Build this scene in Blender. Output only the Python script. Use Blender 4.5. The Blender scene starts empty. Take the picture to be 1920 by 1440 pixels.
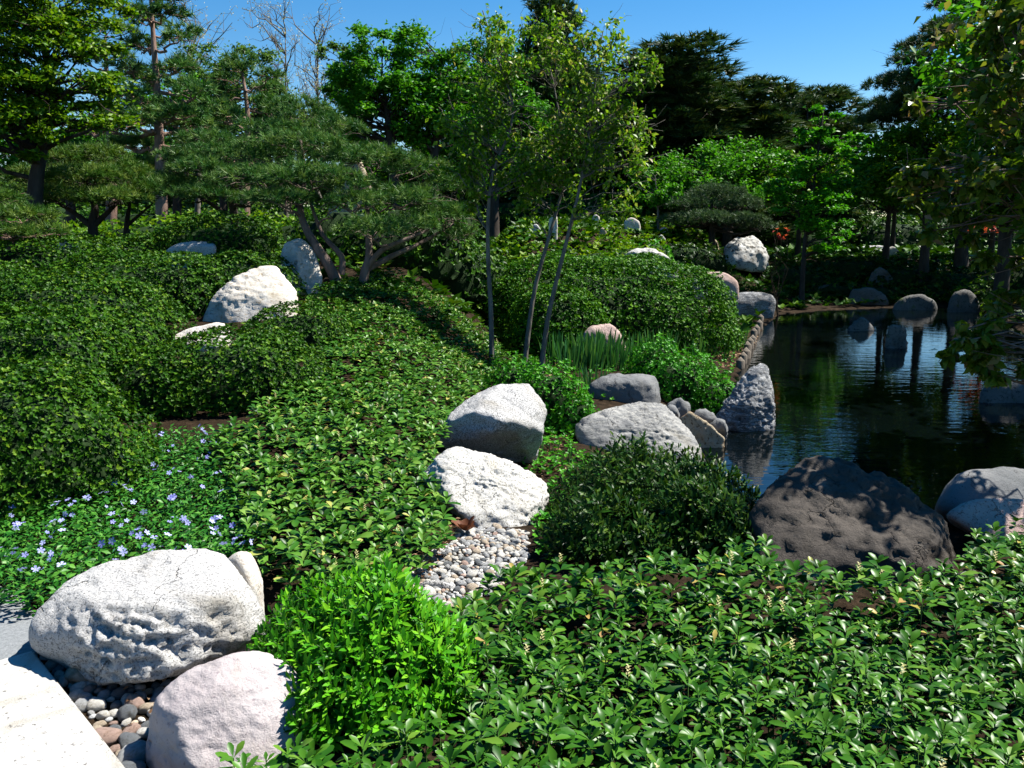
import bpy, bmesh, math, random
import numpy as np
from mathutils import Vector, Matrix, noise

rng = np.random.default_rng(7)
random.seed(7)
R = math.radians
scene = bpy.context.scene
C = scene.collection

# ------------------------------------------------------------------ camera
CAM_H, PITCH, F = 1.7, R(10.3), 1600.0        # F in pixels of the 1920 wide photograph
cam_d = bpy.data.cameras.new('camera')
cam_d.sensor_width = 36.0
cam_d.lens = 36.0 * F / 1920.0
cam_d.clip_start, cam_d.clip_end = 0.05, 2000
cam = bpy.data.objects.new('camera', cam_d)
C.objects.link(cam)
cam.location = (0, 0, CAM_H)
cam.rotation_euler = (math.pi / 2 - PITCH, 0, 0)
scene.camera = cam

# ------------------------------------------------------------------ sky and sun
SUN_AZ, SUN_EL = R(67), R(55)                 # azimuth from +Y towards +X
w = bpy.data.worlds.new('World')
scene.world = w
w.use_nodes = True
wn = w.node_tree.nodes
bg = wn['Background']
sky = wn.new('ShaderNodeTexSky')
sky.sky_type = 'NISHITA'
sky.sun_disc = False
sky.sun_elevation = SUN_EL
sky.sun_rotation = SUN_AZ
sky.altitude = 0
sky.air_density = 1.0
sky.dust_density = 0.0
sky.ozone_density = 3.0
hs = wn.new('ShaderNodeHueSaturation')
hs.inputs['Saturation'].default_value = 1.4
w.node_tree.links.new(sky.outputs[0], hs.inputs['Color'])
w.node_tree.links.new(hs.outputs[0], bg.inputs[0])
bg.inputs[1].default_value = 0.056
sd = bpy.data.lights.new('sun', 'SUN')
sd.energy = 5.0
sd.angle = R(0.5)
sd.color = (1.0, 0.96, 0.88)
sun = bpy.data.objects.new('sun', sd)
C.objects.link(sun)
sun.rotation_euler = Vector((math.sin(SUN_AZ) * math.cos(SUN_EL), math.cos(SUN_AZ) * math.cos(SUN_EL), math.sin(SUN_EL))).to_track_quat('Z', 'Y').to_euler()
vs = scene.view_settings
vs.view_transform = 'Standard'
vs.look = 'None'
vs.gamma = 1.0
vs.exposure = 1.4
scene.cycles.max_bounces = 4
scene.cycles.diffuse_bounces = 1
scene.cycles.glossy_bounces = 2
scene.cycles.transmission_bounces = 2
scene.cycles.transparent_max_bounces = 4
scene.cycles.use_denoising = True

# ------------------------------------------------------------------ measuring helpers
sp, cp = math.sin(PITCH), math.cos(PITCH)
def P(u, v, D):
    a, b = (u - 960) / F * D, (720 - v) / F * D
    return np.array([a, D * cp + b * sp, CAM_H - D * sp + b * cp])
def Pz(u, v, z):
    a, b = (u - 960) / F, (720 - v) / F
    d = np.array([a, cp + b * sp, -sp + b * cp])
    t = (z - CAM_H) / d[2]
    return np.array([0, 0, CAM_H]) + d * t
def proj(p):
    p = np.atleast_2d(p)
    q = p - np.array([0, 0, CAM_H])
    D = q[:, 1] * cp - q[:, 2] * sp
    up = q[:, 1] * sp + q[:, 2] * cp
    return 960 + F * q[:, 0] / D, 720 - F * up / D, D
def sstep(a, b, x):
    t = np.clip((np.asarray(x, float) - a) / (b - a), 0, 1)
    return t * t * (3 - 2 * t)
def in_poly(poly, x, y):
    poly = np.asarray(poly, float)
    ins = np.zeros(np.shape(x), bool)
    j = len(poly) - 1
    for i in range(len(poly)):
        xi, yi = poly[i]; xj, yj = poly[j]
        c = ((yi > y) != (yj > y)) & (x < (xj - xi) * (y - yi) / (yj - yi + 1e-12) + xi)
        ins ^= c
        j = i
    return ins
def poly_dist(poly, x, y):
    d = np.full(np.shape(x), 1e9)
    n = len(poly)
    for i in range(n):
        a, b = np.array(poly[i]), np.array(poly[(i + 1) % n])
        ab = b - a
        t = np.clip(((x - a[0]) * ab[0] + (y - a[1]) * ab[1]) / (ab @ ab), 0, 1)
        d = np.minimum(d, np.hypot(x - a[0] - t * ab[0], y - a[1] - t * ab[1]))
    return np.where(in_poly(poly, x, y), -d, d)

# ------------------------------------------------------------------ lie of the land
WATER = -0.55
POND = [tuple(Pz(u, v, WATER)[:2]) for u, v in [(1355, 935), (1325, 880), (1322, 840), (1350, 800), (1362, 765), (1385, 700), (1408, 655),
        (1432, 615), (1462, 590), (1540, 582), (1700, 576), (1840, 577)]]
POND += [(12.6, 22.6), (11.2, 18.5), (9.4, 14.5), (7.9, 11), (6.6, 8.3), (5.2, 6.5), (4.2, 6.0), (2.9, 6.35)]
_cx, _cy = sum(p[0] for p in POND) / len(POND), sum(p[1] for p in POND) / len(POND)
def h(x, y):
    x = np.asarray(x, float); y = np.asarray(y, float)
    hill = 1.15 * np.clip((y - 4.5) / 9.5, 0, 1) ** 1.1
    left = hill * sstep(0.2, -2.0, x)
    dip = -0.22 * sstep(-1.2, 0.0, x) * sstep(4.2, 6.0, y)
    back = (2.05 * sstep(15.8, 24.5, y)) * sstep(-1.5, 0.5, x) * (1 - .6 * sstep(4.6, 7.0, x - .12 * (y - 20)))
    wob = 0.03 * np.sin(x * 1.7 + y * 0.6) * np.sin(y * 1.3 - x * 0.4)
    z = left + dip + back + wob
    z = np.where(y > 70, z * 1.0, z)
    d = poly_dist(POND, x, y)
    z = np.where(d > 0, WATER + 0.02 + (z - WATER - 0.02) * sstep(0, 1.3 + 5.0 * sstep(14, 22, y), d), WATER - 0.05 - np.minimum(0.7, -d * 0.5))
    return z
def hz(x, y):
    return float(h(np.array([x]), np.array([y]))[0])

# ------------------------------------------------------------------ mesh helpers
def tag(o, label=None, cat=None, group=None, kind=None):
    if label: o['label'] = label
    if cat: o['category'] = cat
    if group: o['group'] = group
    if kind: o['kind'] = kind
    return o
def thing(name, loc, label, cat, group=None):
    o = bpy.data.objects.new(name, None)
    o.empty_display_size = 0.1
    C.objects.link(o)
    o.location = Vector([float(c) for c in loc])
    return tag(o, label, cat, group)
def mesh_np(name, V, Fc, rnd=None, smooth=False):
    V = np.asarray(V, np.float32); Fc = np.asarray(Fc, np.int32)
    k = Fc.shape[1]
    me = bpy.data.meshes.new(name)
    me.vertices.add(len(V)); me.vertices.foreach_set('co', V.ravel())
    me.loops.add(Fc.size); me.loops.foreach_set('vertex_index', Fc.ravel())
    me.polygons.add(len(Fc)); me.polygons.foreach_set('loop_start', np.arange(0, Fc.size, k, dtype=np.int32))
    if smooth:
        me.polygons.foreach_set('use_smooth', np.ones(len(Fc), bool))
    if rnd is not None:
        at = me.attributes.new('rnd', 'FLOAT', 'FACE')
        at.data.foreach_set('value', np.asarray(rnd, np.float32))
    me.update(calc_edges=True)
    return me
def link(name, me, mat, parent=None):
    o = bpy.data.objects.new(name, me)
    C.objects.link(o)
    if mat is not None and not me.materials:
        me.materials.append(mat)
    if parent is not None:
        o.parent = parent
    return o
class Acc:
    """collects triangles in world space and links them as one mesh, in the space of its thing"""
    def __init__(s): s.V, s.F, s.R, s.n = [], [], [], 0
    def add(s, V, Fc, rnd=None):
        V = np.asarray(V, float); Fc = np.asarray(Fc)
        if len(V) == 0: return
        s.V.append(V); s.F.append(Fc + s.n); s.n += len(V)
        s.R.append(np.full(len(Fc), 0.5) if rnd is None else np.asarray(rnd))
    def build(s, name, mat, parent=None, smooth=False, origin=None):
        V = np.concatenate(s.V); off = np.zeros(3)
        if parent is not None: off = np.array(parent.location)
        elif origin is not None: off = np.array(origin, float)
        o = link(name, mesh_np(name, V - off, np.concatenate(s.F), np.concatenate(s.R), smooth), mat, parent)
        if parent is None and origin is not None: o.location = Vector(off)
        return o
def unit(a): return a / (np.linalg.norm(a, axis=-1, keepdims=True) + 1e-12)
def scatter(acc, tmpl, pos, dirv, nrm, scale, rnd=None):
    """copies a template (x along, y across, z out) to each place"""
    tv, tf = tmpl
    n = len(pos)
    if n == 0: return
    d = unit(dirv); nn = unit(nrm - (nrm * d).sum(1, keepdims=True) * d); s = np.cross(nn, d)
    sc = np.broadcast_to(np.asarray(scale, float), (n,))[:, None, None]
    V = pos[:, None, :] + sc * (tv[None, :, 0:1] * d[:, None] + tv[None, :, 1:2] * s[:, None] + tv[None, :, 2:3] * nn[:, None])
    Fc = tf[None] + (np.arange(n) * len(tv))[:, None, None]
    if rnd is None: rnd = rng.random(n)
    acc.add(V.reshape(-1, 3), Fc.reshape(-1, 3), np.repeat(rnd, len(tf)))
def rdir(n):
    return unit(rng.normal(size=(n, 3)))
def tube(acc, pts, rad, sides=6, rnd=0.5):
    pts = np.asarray(pts, float); rad = np.asarray(rad, float); n = len(pts)
    t = unit(np.gradient(pts, axis=0))
    ref = np.array([0.31, 0.9, 0.23]) if abs(t[0, 1]) < 0.8 else np.array([1.0, 0.1, 0])
    a = unit(np.cross(t, ref)); b = np.cross(t, a)
    ang = np.arange(sides) * 2 * math.pi / sides
    V = pts[:, None] + rad[:, None, None] * (np.cos(ang)[None, :, None] * a[:, None] + np.sin(ang)[None, :, None] * b[:, None])
    V = V.reshape(-1, 3)
    i = np.arange(n - 1)[:, None] * sides; j = np.arange(sides)[None]; k = (j + 1) % sides
    A, B, D_, E = i + j, i + k, i + sides + k, i + sides + j
    Fc = np.concatenate([np.stack([A, B, D_], -1).reshape(-1, 3), np.stack([A, D_, E], -1).reshape(-1, 3)])
    V = np.concatenate([V, pts[-1:] + t[-1:] * rad[-1]])
    e = (n - 1) * sides
    Fc = np.concatenate([Fc, np.stack([e + np.arange(sides), e + (np.arange(sides) + 1) % sides, np.full(sides, len(V) - 1)], -1)])
    acc.add(V, Fc, np.full(len(Fc), rnd))
def curve(pts, n):
    """Catmull-Rom through the given points"""
    p = np.asarray(pts, float)
    p = np.concatenate([[2 * p[0] - p[1]], p, [2 * p[-1] - p[-2]]])
    out = []
    m = len(p) - 3
    for s in np.linspace(0, m, n):
        i = min(int(s), m - 1); t = s - i
        a, b, c, d = p[i:i + 4]
        out.append(0.5 * (2 * b + (c - a) * t + (2 * a - 5 * b + 4 * c - d) * t ** 2 + (3 * b - a - 3 * c + d) * t ** 3))
    return np.array(out)
def limb(acc, a, b, r0, r1, wob=0.08, sag=0.0, n=5, sides=5):
    a, b = np.asarray(a, float), np.asarray(b, float)
    L = np.linalg.norm(b - a)
    t = np.linspace(0, 1, n)[:, None]
    pts = a + (b - a) * t
    j = rng.normal(size=(n, 3)) * L * wob * np.sin(t * math.pi)
    pts = pts + j
    pts[:, 2] += sag * L * np.sin(t[:, 0] * math.pi)
    tube(acc, pts, r0 + (r1 - r0) * t[:, 0], sides)
    return pts

# ------------------------------------------------------------------ materials
def new_mat(name):
    m = bpy.data.materials.new(name)
    m.use_nodes = True
    nt = m.node_tree
    return m, nt, nt.nodes['Principled BSDF'], nt.nodes['Material Output']
def ramp(nt, fac, stops):
    r = nt.nodes.new('ShaderNodeValToRGB')
    e = r.color_ramp.elements
    while len(e) < len(stops): e.new(0.5)
    for k, (p, c) in zip(e, stops):
        k.position = p; k.color = (*c, 1)
    nt.links.new(fac, r.inputs[0])
    return r.outputs[0]
def tex_noise(nt, scale, detail=4, rough=0.55, coord='Object', dist=0.0, mapping=None):
    tc = nt.nodes.new('ShaderNodeTexCoord')
    n = nt.nodes.new('ShaderNodeTexNoise')
    n.inputs['Scale'].default_value = scale
    n.inputs['Detail'].default_value = detail
    n.inputs['Roughness'].default_value = rough
    n.inputs['Distortion'].default_value = dist
    src = tc.outputs[coord]
    if mapping:
        mp = nt.nodes.new('ShaderNodeMapping')
        mp.inputs['Scale'].default_value = mapping[0]
        mp.inputs['Rotation'].default_value = mapping[1]
        nt.links.new(src, mp.inputs[0]); src = mp.outputs[0]
    nt.links.new(src, n.inputs['Vector'])
    return n.outputs['Fac']
def mixc(nt, fac, a, b, mode='MIX'):
    m = nt.nodes.new('ShaderNodeMix')
    m.data_type = 'RGBA'; m.blend_type = mode
    for sock, val in ((m.inputs[0], fac), (m.inputs[6], a), (m.inputs[7], b)):
        if hasattr(val, 'node'): nt.links.new(val, sock)
        elif isinstance(val, (int, float)): sock.default_value = val
        else: sock.default_value = (*val, 1)
    return m.outputs[2]
def bump(nt, height, strength, dist, bsdf, prev=None):
    b = nt.nodes.new('ShaderNodeBump')
    b.inputs['Strength'].default_value = strength
    b.inputs['Distance'].default_value = dist
    nt.links.new(height, b.inputs['Height'])
    if prev is not None: nt.links.new(prev, b.inputs['Normal'])
    nt.links.new(b.outputs[0], bsdf.inputs['Normal'])
    return b.outputs[0]
def leaf_mat(name, stops, rough=0.4, trans=0.3, tint=(1.0, 1.0, 0.4), spec=0.15):
    """leaf colour varies from leaf to leaf (face attribute rnd); part of the light passes through the blade"""
    m, nt, b, out = new_mat(name)
    at = nt.nodes.new('ShaderNodeAttribute'); at.attribute_name = 'rnd'
    col = ramp(nt, at.outputs['Fac'], stops)
    nt.links.new(col, b.inputs['Base Color'])
    b.inputs['Roughness'].default_value = rough
    b.inputs['Specular IOR Level'].default_value = spec
    tr = nt.nodes.new('ShaderNodeBsdfTranslucent')
    nt.links.new(mixc(nt, 1.0, col, tint, 'MULTIPLY'), tr.inputs[0])
    mx = nt.nodes.new('ShaderNodeMixShader')
    mx.inputs[0].default_value = trans
    nt.links.new(b.outputs[0], mx.inputs[1]); nt.links.new(tr.outputs[0], mx.inputs[2])
    nt.links.new(mx.outputs[0], out.inputs['Surface'])
    return m
def bark_mat(name, c1, c2, scale=8):
    m, nt, b, out = new_mat(name)
    f = tex_noise(nt, scale, 6, 0.65, mapping=((1, 1, 0.25), (0, 0, 0)))
    nt.links.new(ramp(nt, f, [(0.3, c1), (0.7, c2)]), b.inputs['Base Color'])
    b.inputs['Roughness'].default_value = 0.85
    b.inputs['Specular IOR Level'].default_value = 0.1
    bump(nt, f, 0.8, 0.02, b)
    return m
def rock_mat(name, lo, hi, speck=(0.03, 0.03, 0.03), speck_scale=140, speck_amt=0.42, vein=None, patch=None, rough=0.75, spot=None, band=0.12, crack=2.2, crack_col=(.55, .53, .5)):
    m, nt, b, out = new_mat(name)
    big = tex_noise(nt, 2.3, 6, 0.6)
    col = ramp(nt, big, [(0.32, lo), (0.68, hi)])
    fine = tex_noise(nt, speck_scale, 3, 0.75)
    if speck_amt > 0:
        mask = ramp(nt, fine, [(speck_amt - 0.06, (1, 1, 1)), (speck_amt + 0.03, (0, 0, 0))])
        col = mixc(nt, mask, col, speck)
    if patch:
        pf = ramp(nt, tex_noise(nt, patch[1], 5, 0.6, dist=0.4), [(patch[2], (0, 0, 0)), (patch[2] + 0.08, (1, 1, 1))])
        col = mixc(nt, pf, col, patch[0])
    st = tex_noise(nt, 5, 8, 0.7, mapping=((0.6, 1.0, 5.0), (0.25, 0.1, 0)), dist=0.6)
    if vein:
        vf = ramp(nt, st, [(0.475, (0, 0, 0)), (0.5, (1, 1, 1)), (0.515, (0, 0, 0))])
        col = mixc(nt, vf, col, vein)
    if spot:
        tc = nt.nodes.new('ShaderNodeTexCoord'); vo = nt.nodes.new('ShaderNodeTexVoronoi')
        vo.inputs['Scale'].default_value = spot[1]
        nt.links.new(tc.outputs['Object'], vo.inputs['Vector'])
        col = mixc(nt, ramp(nt, vo.outputs['Distance'], [(0.08, (1, 1, 1)), (0.14, (0, 0, 0))]), col, spot[0])
    tc2 = nt.nodes.new('ShaderNodeTexCoord'); vo2 = nt.nodes.new('ShaderNodeTexVoronoi')
    vo2.feature = 'DISTANCE_TO_EDGE'; vo2.inputs['Scale'].default_value = max(crack, .1)
    wn_ = nt.nodes.new('ShaderNodeTexNoise'); wn_.inputs['Scale'].default_value = 3.0; wn_.inputs['Detail'].default_value = 6
    nt.links.new(tc2.outputs['Object'], wn_.inputs['Vector'])
    av = nt.nodes.new('ShaderNodeVectorMath'); av.operation = 'MULTIPLY_ADD'; av.inputs[1].default_value = (.9, .9, .9)
    nt.links.new(wn_.outputs['Color'], av.inputs[0]); nt.links.new(tc2.outputs['Object'], av.inputs[2]); nt.links.new(av.outputs[0], vo2.inputs['Vector'])
    ck = ramp(nt, vo2.outputs['Distance'], [(0.0, (0, 0, 0)), (0.012, (1, 1, 1))])
    brk = ramp(nt, tex_noise(nt, 4.5, 3, .5), [(.48, (1, 1, 1)), (.58, (0, 0, 0))])          # the cracks come and go
    ckm = mixc(nt, brk, ck, (1, 1, 1))
    if crack: col = mixc(nt, 1.0, col, mixc(nt, ckm, crack_col, (1, 1, 1)), 'MULTIPLY')
    stain = ramp(nt, tex_noise(nt, 1.6, 8, .7, dist=1.0), [(.5, (1, 1, 1)), (.66, (.66, .62, .54))])
    col = mixc(nt, 1.0, col, stain, 'MULTIPLY')
    nt.links.new(col, b.inputs['Base Color'])
    b.inputs['Roughness'].default_value = rough
    b.inputs['Specular IOR Level'].default_value = 0.2
    n1 = bump(nt, st, band, 0.03, b)
    n2 = bump(nt, tex_noise(nt, 35, 6, 0.75), 0.75, 0.014, b, n1)
    if crack: bump(nt, ckm, 0.8, 0.02, b, n2)
    return m

g = lambda s, *c: tuple(s * k for k in c)
M = {}
M['soil'], nt, b, _ = new_mat('soil')
f = tex_noise(nt, 9, 8, 0.7)
nt.links.new(ramp(nt, f, [(0.3, (0.010, 0.007, 0.004)), (0.55, (0.026, 0.017, 0.010)), (0.75, (0.06, 0.04, 0.025))]), b.inputs['Base Color'])
b.inputs['Roughness'].default_value = 0.95
b.inputs['Specular IOR Level'].default_value = 0.05
bump(nt, f, 1.0, 0.05, b)
M['water'], nt, b, _ = new_mat('pond_water')
b.inputs['Base Color'].default_value = (0.001, 0.002, 0.002, 1)
b.inputs['Roughness'].default_value = 0.02
b.inputs['IOR'].default_value = 1.33
f = tex_noise(nt, 2.6, 3, 0.5, mapping=((1.0, 2.6, 1), (0, 0, 0.2)), dist=0.3)
bump(nt, f, 0.06, 0.06, b)
M['path'], nt, b, _ = new_mat('grey_path')
f = tex_noise(nt, 60, 5, 0.8)
nt.links.new(ramp(nt, f, [(0.3, (0.09, 0.10, 0.105)), (0.7, (0.22, 0.23, 0.24))]), b.inputs['Base Color'])
b.inputs['Roughness'].default_value = 0.9
bump(nt, f, 0.5, 0.01, b)

M['granite'] = rock_mat('granite', (0.38, 0.375, 0.37), (0.50, 0.49, 0.48), (0.05, 0.05, 0.05), 140, 0.48)
M['granite_band'] = rock_mat('granite_band', (0.40, 0.39, 0.38), (0.52, 0.51, 0.49), (0.15, 0.145, 0.14), 120, 0.45, band=0.8)
M['granite_white'] = rock_mat('granite_white', (0.40, 0.39, 0.36), (0.50, 0.49, 0.47), (0.13, 0.12, 0.09), 110, 0.45)
M['pale'] = rock_mat('pale_stone', (0.46, 0.42, 0.36), (0.6, 0.58, 0.54), (0.26, 0.19, 0.11), 16, 0.38, vein=(0.34, 0.27, 0.2))
M['lavender'] = rock_mat('lavender_stone', (0.33, 0.29, 0.29), (0.43, 0.39, 0.385), (0.24, 0.2, 0.21), 60, 0.38, crack=1.3, crack_col=(.75, .72, .7))
M['slate'] = rock_mat('grey_veined_stone', (0.11, 0.113, 0.117), (0.32, 0.315, 0.30), (0.05, 0.05, 0.05), 30, 0.40, vein=(0.34, 0.33, 0.30), patch=((0.26, 0.15, 0.07), 2.2, 0.62), band=0.4)
M['flatgrey'] = rock_mat('smooth_grey_stone', (0.10, 0.105, 0.11), (0.17, 0.17, 0.17), (0.05, 0.05, 0.05), 50, 0.36)
M['wetgrey'] = rock_mat('white_veined_stone', (0.05, 0.052, 0.056), (0.20, 0.205, 0.21), (0.03, 0.03, 0.03), 25, 0.42, vein=(0.5, 0.5, 0.5))
M['tan'] = rock_mat('tan_stone', (0.28, 0.22, 0.14), (0.40, 0.34, 0.25), (0.10, 0.06, 0.03), 24, 0.42, patch=((0.22, 0.10, 0.04), 3.5, 0.58))
M['darkrock'] = rock_mat('dark_brown_stone', (0.022, 0.018, 0.015), (0.075, 0.062, 0.051), (0.02, 0.018, 0.016), 40, 0.40, patch=((0.13, 0.12, 0.105), 6, 0.62))
M['pink'] = rock_mat('pink_granite', (0.36, 0.25, 0.22), (0.46, 0.35, 0.31), (0.16, 0.09, 0.08), 70, 0.42)
M['mottled'] = rock_mat('mottled_stone', (0.30, 0.29, 0.27), (0.5, 0.5, 0.49), (0.08, 0.07, 0.06), 9, 0.44)
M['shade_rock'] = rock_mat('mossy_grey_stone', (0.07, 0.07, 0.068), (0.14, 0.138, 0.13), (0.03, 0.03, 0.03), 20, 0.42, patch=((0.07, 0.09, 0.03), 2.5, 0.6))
M['slab'] = rock_mat('pale_slab', (0.38, 0.37, 0.345), (0.45, 0.44, 0.415), (0.10, 0.09, 0.085), 30, 0.375, crack=0)
for k, c in {'white': (0.55, 0.53, 0.49), 'grey': (0.33, 0.335, 0.34), 'dark': (0.13, 0.14, 0.15), 'red': (0.34, 0.24, 0.2), 'tanp': (0.40, 0.33, 0.25)}.items():
    M['peb_' + k] = rock_mat('pebble_' + k, g(0.8, *c), g(1.15, *c), g(0.5, *c), 90, 0.38, rough=0.6, crack=0)

M['hedge'] = leaf_mat('clipped_azalea_leaf', [(0.0, (0.007, 0.030, 0.002)), (0.5, (0.022, 0.080, 0.003)), (0.85, (0.05, 0.13, 0.006)), (1.0, (0.11, 0.19, 0.012))], 0.45, 0.16, spec=0.08)
M['hedge2'] = leaf_mat('bright_clipped_leaf', [(0.0, (0.012, 0.055, 0.002)), (0.6, (0.036, 0.135, 0.004)), (1.0, (0.10, 0.22, 0.010))], 0.45, 0.2, spec=0.08)
M['pachy'] = leaf_mat('pachysandra_leaf', [(0.0, (0.007, 0.040, 0.003)), (0.4, (0.022, 0.09, 0.005)), (0.85, (0.055, 0.15, 0.011)), (0.975, (0.10, 0.19, 0.02)), (0.99, (0.32, 0.27, 0.05)), (1.0, (0.26, 0.16, 0.07))], 0.36, 0.14, spec=0.14)
M['pachy2'] = leaf_mat('pachysandra_leaf_light', [(0.0, (0.008, 0.042, 0.003)), (0.4, (0.030, 0.11, 0.008)), (0.85, (0.085, 0.20, 0.022)), (0.97, (0.16, 0.27, 0.05)), (1.0, (0.34, 0.30, 0.08))], 0.38, 0.16, spec=0.14)
M['lime'] = leaf_mat('lime_shrub_leaf', [(0.0, (0.015, 0.10, 0.003)), (0.3, (0.04, 0.20, 0.005)), (0.8, (0.10, 0.34, 0.009)), (1.0, (0.17, 0.40, 0.015))], 0.4, 0.28, spec=0.12)
M['lime2'] = leaf_mat('green_shrub_leaf', [(0.0, (0.014, 0.09, 0.004)), (0.5, (0.035, 0.20, 0.008)), (1.0, (0.09, 0.30, 0.015))], 0.42, 0.22, spec=0.1)
M['vinca'] = leaf_mat('periwinkle_leaf', [(0.0, (0.008, 0.05, 0.006)), (0.5, (0.024, 0.13, 0.012)), (1.0, (0.08, 0.22, 0.025))], 0.38, 0.16, spec=0.14)
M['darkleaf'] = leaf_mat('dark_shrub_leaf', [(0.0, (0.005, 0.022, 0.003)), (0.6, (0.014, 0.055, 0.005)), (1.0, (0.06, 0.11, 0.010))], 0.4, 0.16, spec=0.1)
M['petal'] = leaf_mat('periwinkle_petal', [(0.0, (0.28, 0.28, 0.70)), (1.0, (0.50, 0.52, 0.88))], 0.6, 0.3, tint=(1, 1, 1))
M['cream'] = leaf_mat('cream_flower', [(0.0, (0.38, 0.36, 0.13)), (1.0, (0.5, 0.46, 0.24))], 0.6, 0.2, tint=(1, 1, 1))
M['iris'] = leaf_mat('iris_blade', [(0.0, (0.02, 0.09, 0.03)), (0.6, (0.04, 0.15, 0.045)), (1.0, (0.09, 0.20, 0.06))], 0.4, 0.3)
M['grass'] = leaf_mat('grass_blade', [(0.0, (0.02, 0.09, 0.008)), (1.0, (0.05, 0.17, 0.015))], 0.5, 0.3)
M['litter'] = leaf_mat('dry_leaf', [(0.0, (0.09, 0.045, 0.02)), (0.6, (0.22, 0.12, 0.06)), (1.0, (0.36, 0.25, 0.15))], 0.7, 0.15, tint=(1, 0.9, 0.7))
M['deadleaf'] = leaf_mat('brown_curled_leaf', [(0.0, (0.10, 0.035, 0.015)), (1.0, (0.16, 0.06, 0.03))], 0.6, 0.15, tint=(1, 0.8, 0.6))
M['pine'] = leaf_mat('pine_needle', [(0.0, (0.02, 0.08, 0.016)), (0.5, (0.055, 0.15, 0.03)), (1.0, (0.15, 0.24, 0.06))], 0.45, 0.2)
M['pine_warm'] = leaf_mat('olive_pine_needle', [(0.0, (0.024, 0.08, 0.010)), (0.5, (0.06, 0.14, 0.018)), (1.0, (0.16, 0.22, 0.04))], 0.45, 0.2)
M['conifer'] = leaf_mat('dark_conifer_needle', [(0.0, (0.012, 0.04, 0.012)), (0.6, (0.03, 0.075, 0.018)), (1.0, (0.09, 0.115, 0.025))], 0.5, 0.15)
M['grey_pine'] = leaf_mat('grey_pine_needle', [(0.0, (0.03, 0.07, 0.03)), (1.0, (0.09, 0.15, 0.06))], 0.5, 0.15)
M['maple_y'] = leaf_mat('yellow_green_leaf', [(0.0, (0.03, 0.11, 0.004)), (0.6, (0.09, 0.20, 0.006)), (1.0, (0.18, 0.28, 0.010))], 0.45, 0.4)
M['broad'] = leaf_mat('fresh_green_leaf', [(0.0, (0.025, 0.13, 0.006)), (0.6, (0.055, 0.22, 0.009)), (1.0, (0.11, 0.30, 0.018))], 0.45, 0.4)
M['broad2'] = leaf_mat('pale_green_leaf', [(0.0, (0.035, 0.10, 0.02)), (1.0, (0.11, 0.20, 0.05))], 0.45, 0.4)
M['sapling'] = leaf_mat('sapling_leaf', [(0.0, (0.055, 0.15, 0.007)), (0.5, (0.11, 0.24, 0.011)), (0.85, (0.19, 0.31, 0.03)), (1.0, (0.36, 0.30, 0.15))], 0.4, 0.48, spec=0.15)
M['cherry'] = leaf_mat('olive_bronze_leaf', [(0.0, (0.04, 0.08, 0.006)), (0.6, (0.09, 0.16, 0.010)), (0.85, (0.16, 0.20, 0.025)), (1.0, (0.26, 0.16, 0.09))], 0.33, 0.4)
M['jmaple'] = leaf_mat('bright_maple_leaf', [(0.0, (0.025, 0.15, 0.005)), (0.6, (0.06, 0.27, 0.009)), (1.0, (0.13, 0.36, 0.018))], 0.42, 0.4)
M['redleaf'] = leaf_mat('red_azalea_bloom', [(0.0, (0.4, 0.05, 0.04)), (1.0, (0.6, 0.12, 0.08))], 0.5, 0.3)
M['bark_pine'] = bark_mat('pine_bark', (0.07, 0.05, 0.042), (0.24, 0.18, 0.15))
M['bark_red'] = bark_mat('orange_pine_bark', (0.10, 0.06, 0.045), (0.30, 0.20, 0.16))
M['bark_grey'] = bark_mat('smooth_grey_bark', (0.075, 0.066, 0.055), (0.19, 0.175, 0.15), 14)
M['bark_dark'] = bark_mat('dark_bark', (0.025, 0.02, 0.016), (0.07, 0.055, 0.045))
M['twig'] = bark_mat('twig', (0.025, 0.018, 0.012), (0.06, 0.045, 0.03), 30)
M['inner'] = bark_mat('shaded_inner_foliage', (0.008, 0.02, 0.005), (0.016, 0.035, 0.009), 40)  # near-black green: the shade inside a shrub put into the colour
M['wood'] = bark_mat('weathered_wood', (0.07, 0.055, 0.045), (0.18, 0.155, 0.125), 20)
M['stem'] = leaf_mat('green_stem', [(0.0, (0.04, 0.10, 0.02)), (1.0, (0.06, 0.12, 0.03))], 0.5, 0.1)

# ------------------------------------------------------------------ leaf templates
def t_quad(wd=0.26, fold=0.10, droop=-0.06):
    return np.array([[0, 0, 0], [0.45, wd, fold], [1, 0, droop], [0.45, -wd, fold]]), np.array([[0, 2, 1], [0, 3, 2]])
def t_blade(wd=0.2, fold=0.06, droop=0.15, prof=(0.35, 0.9, 1.0, 0.6), xs=(0.15, 0.4, 0.65, 0.85), teeth=0.0):
    """leaf with a folded midrib, curving down towards the tip"""
    V = [[0, 0, 0]]
    for x, p in zip(xs, prof):
        z = -droop * x * x
        V += [[x, 0, z], [x + teeth, wd * p, z + fold * p], [x + teeth, -wd * p, z + fold * p]]
    V += [[1, 0, -droop]]
    Fc = [[0, 1, 2], [0, 3, 1]]
    for i in range(len(xs) - 1):
        a = 1 + 3 * i; b = a + 3
        Fc += [[a, b, b + 1], [a, b + 1, a + 1], [a, b + 2, b], [a, a + 2, b + 2]]
    a = 1 + 3 * (len(xs) - 1); e = len(V) - 1
    Fc += [[a, e, a + 1], [a, a + 2, e]]
    return np.array(V, float), np.array(Fc)
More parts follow.
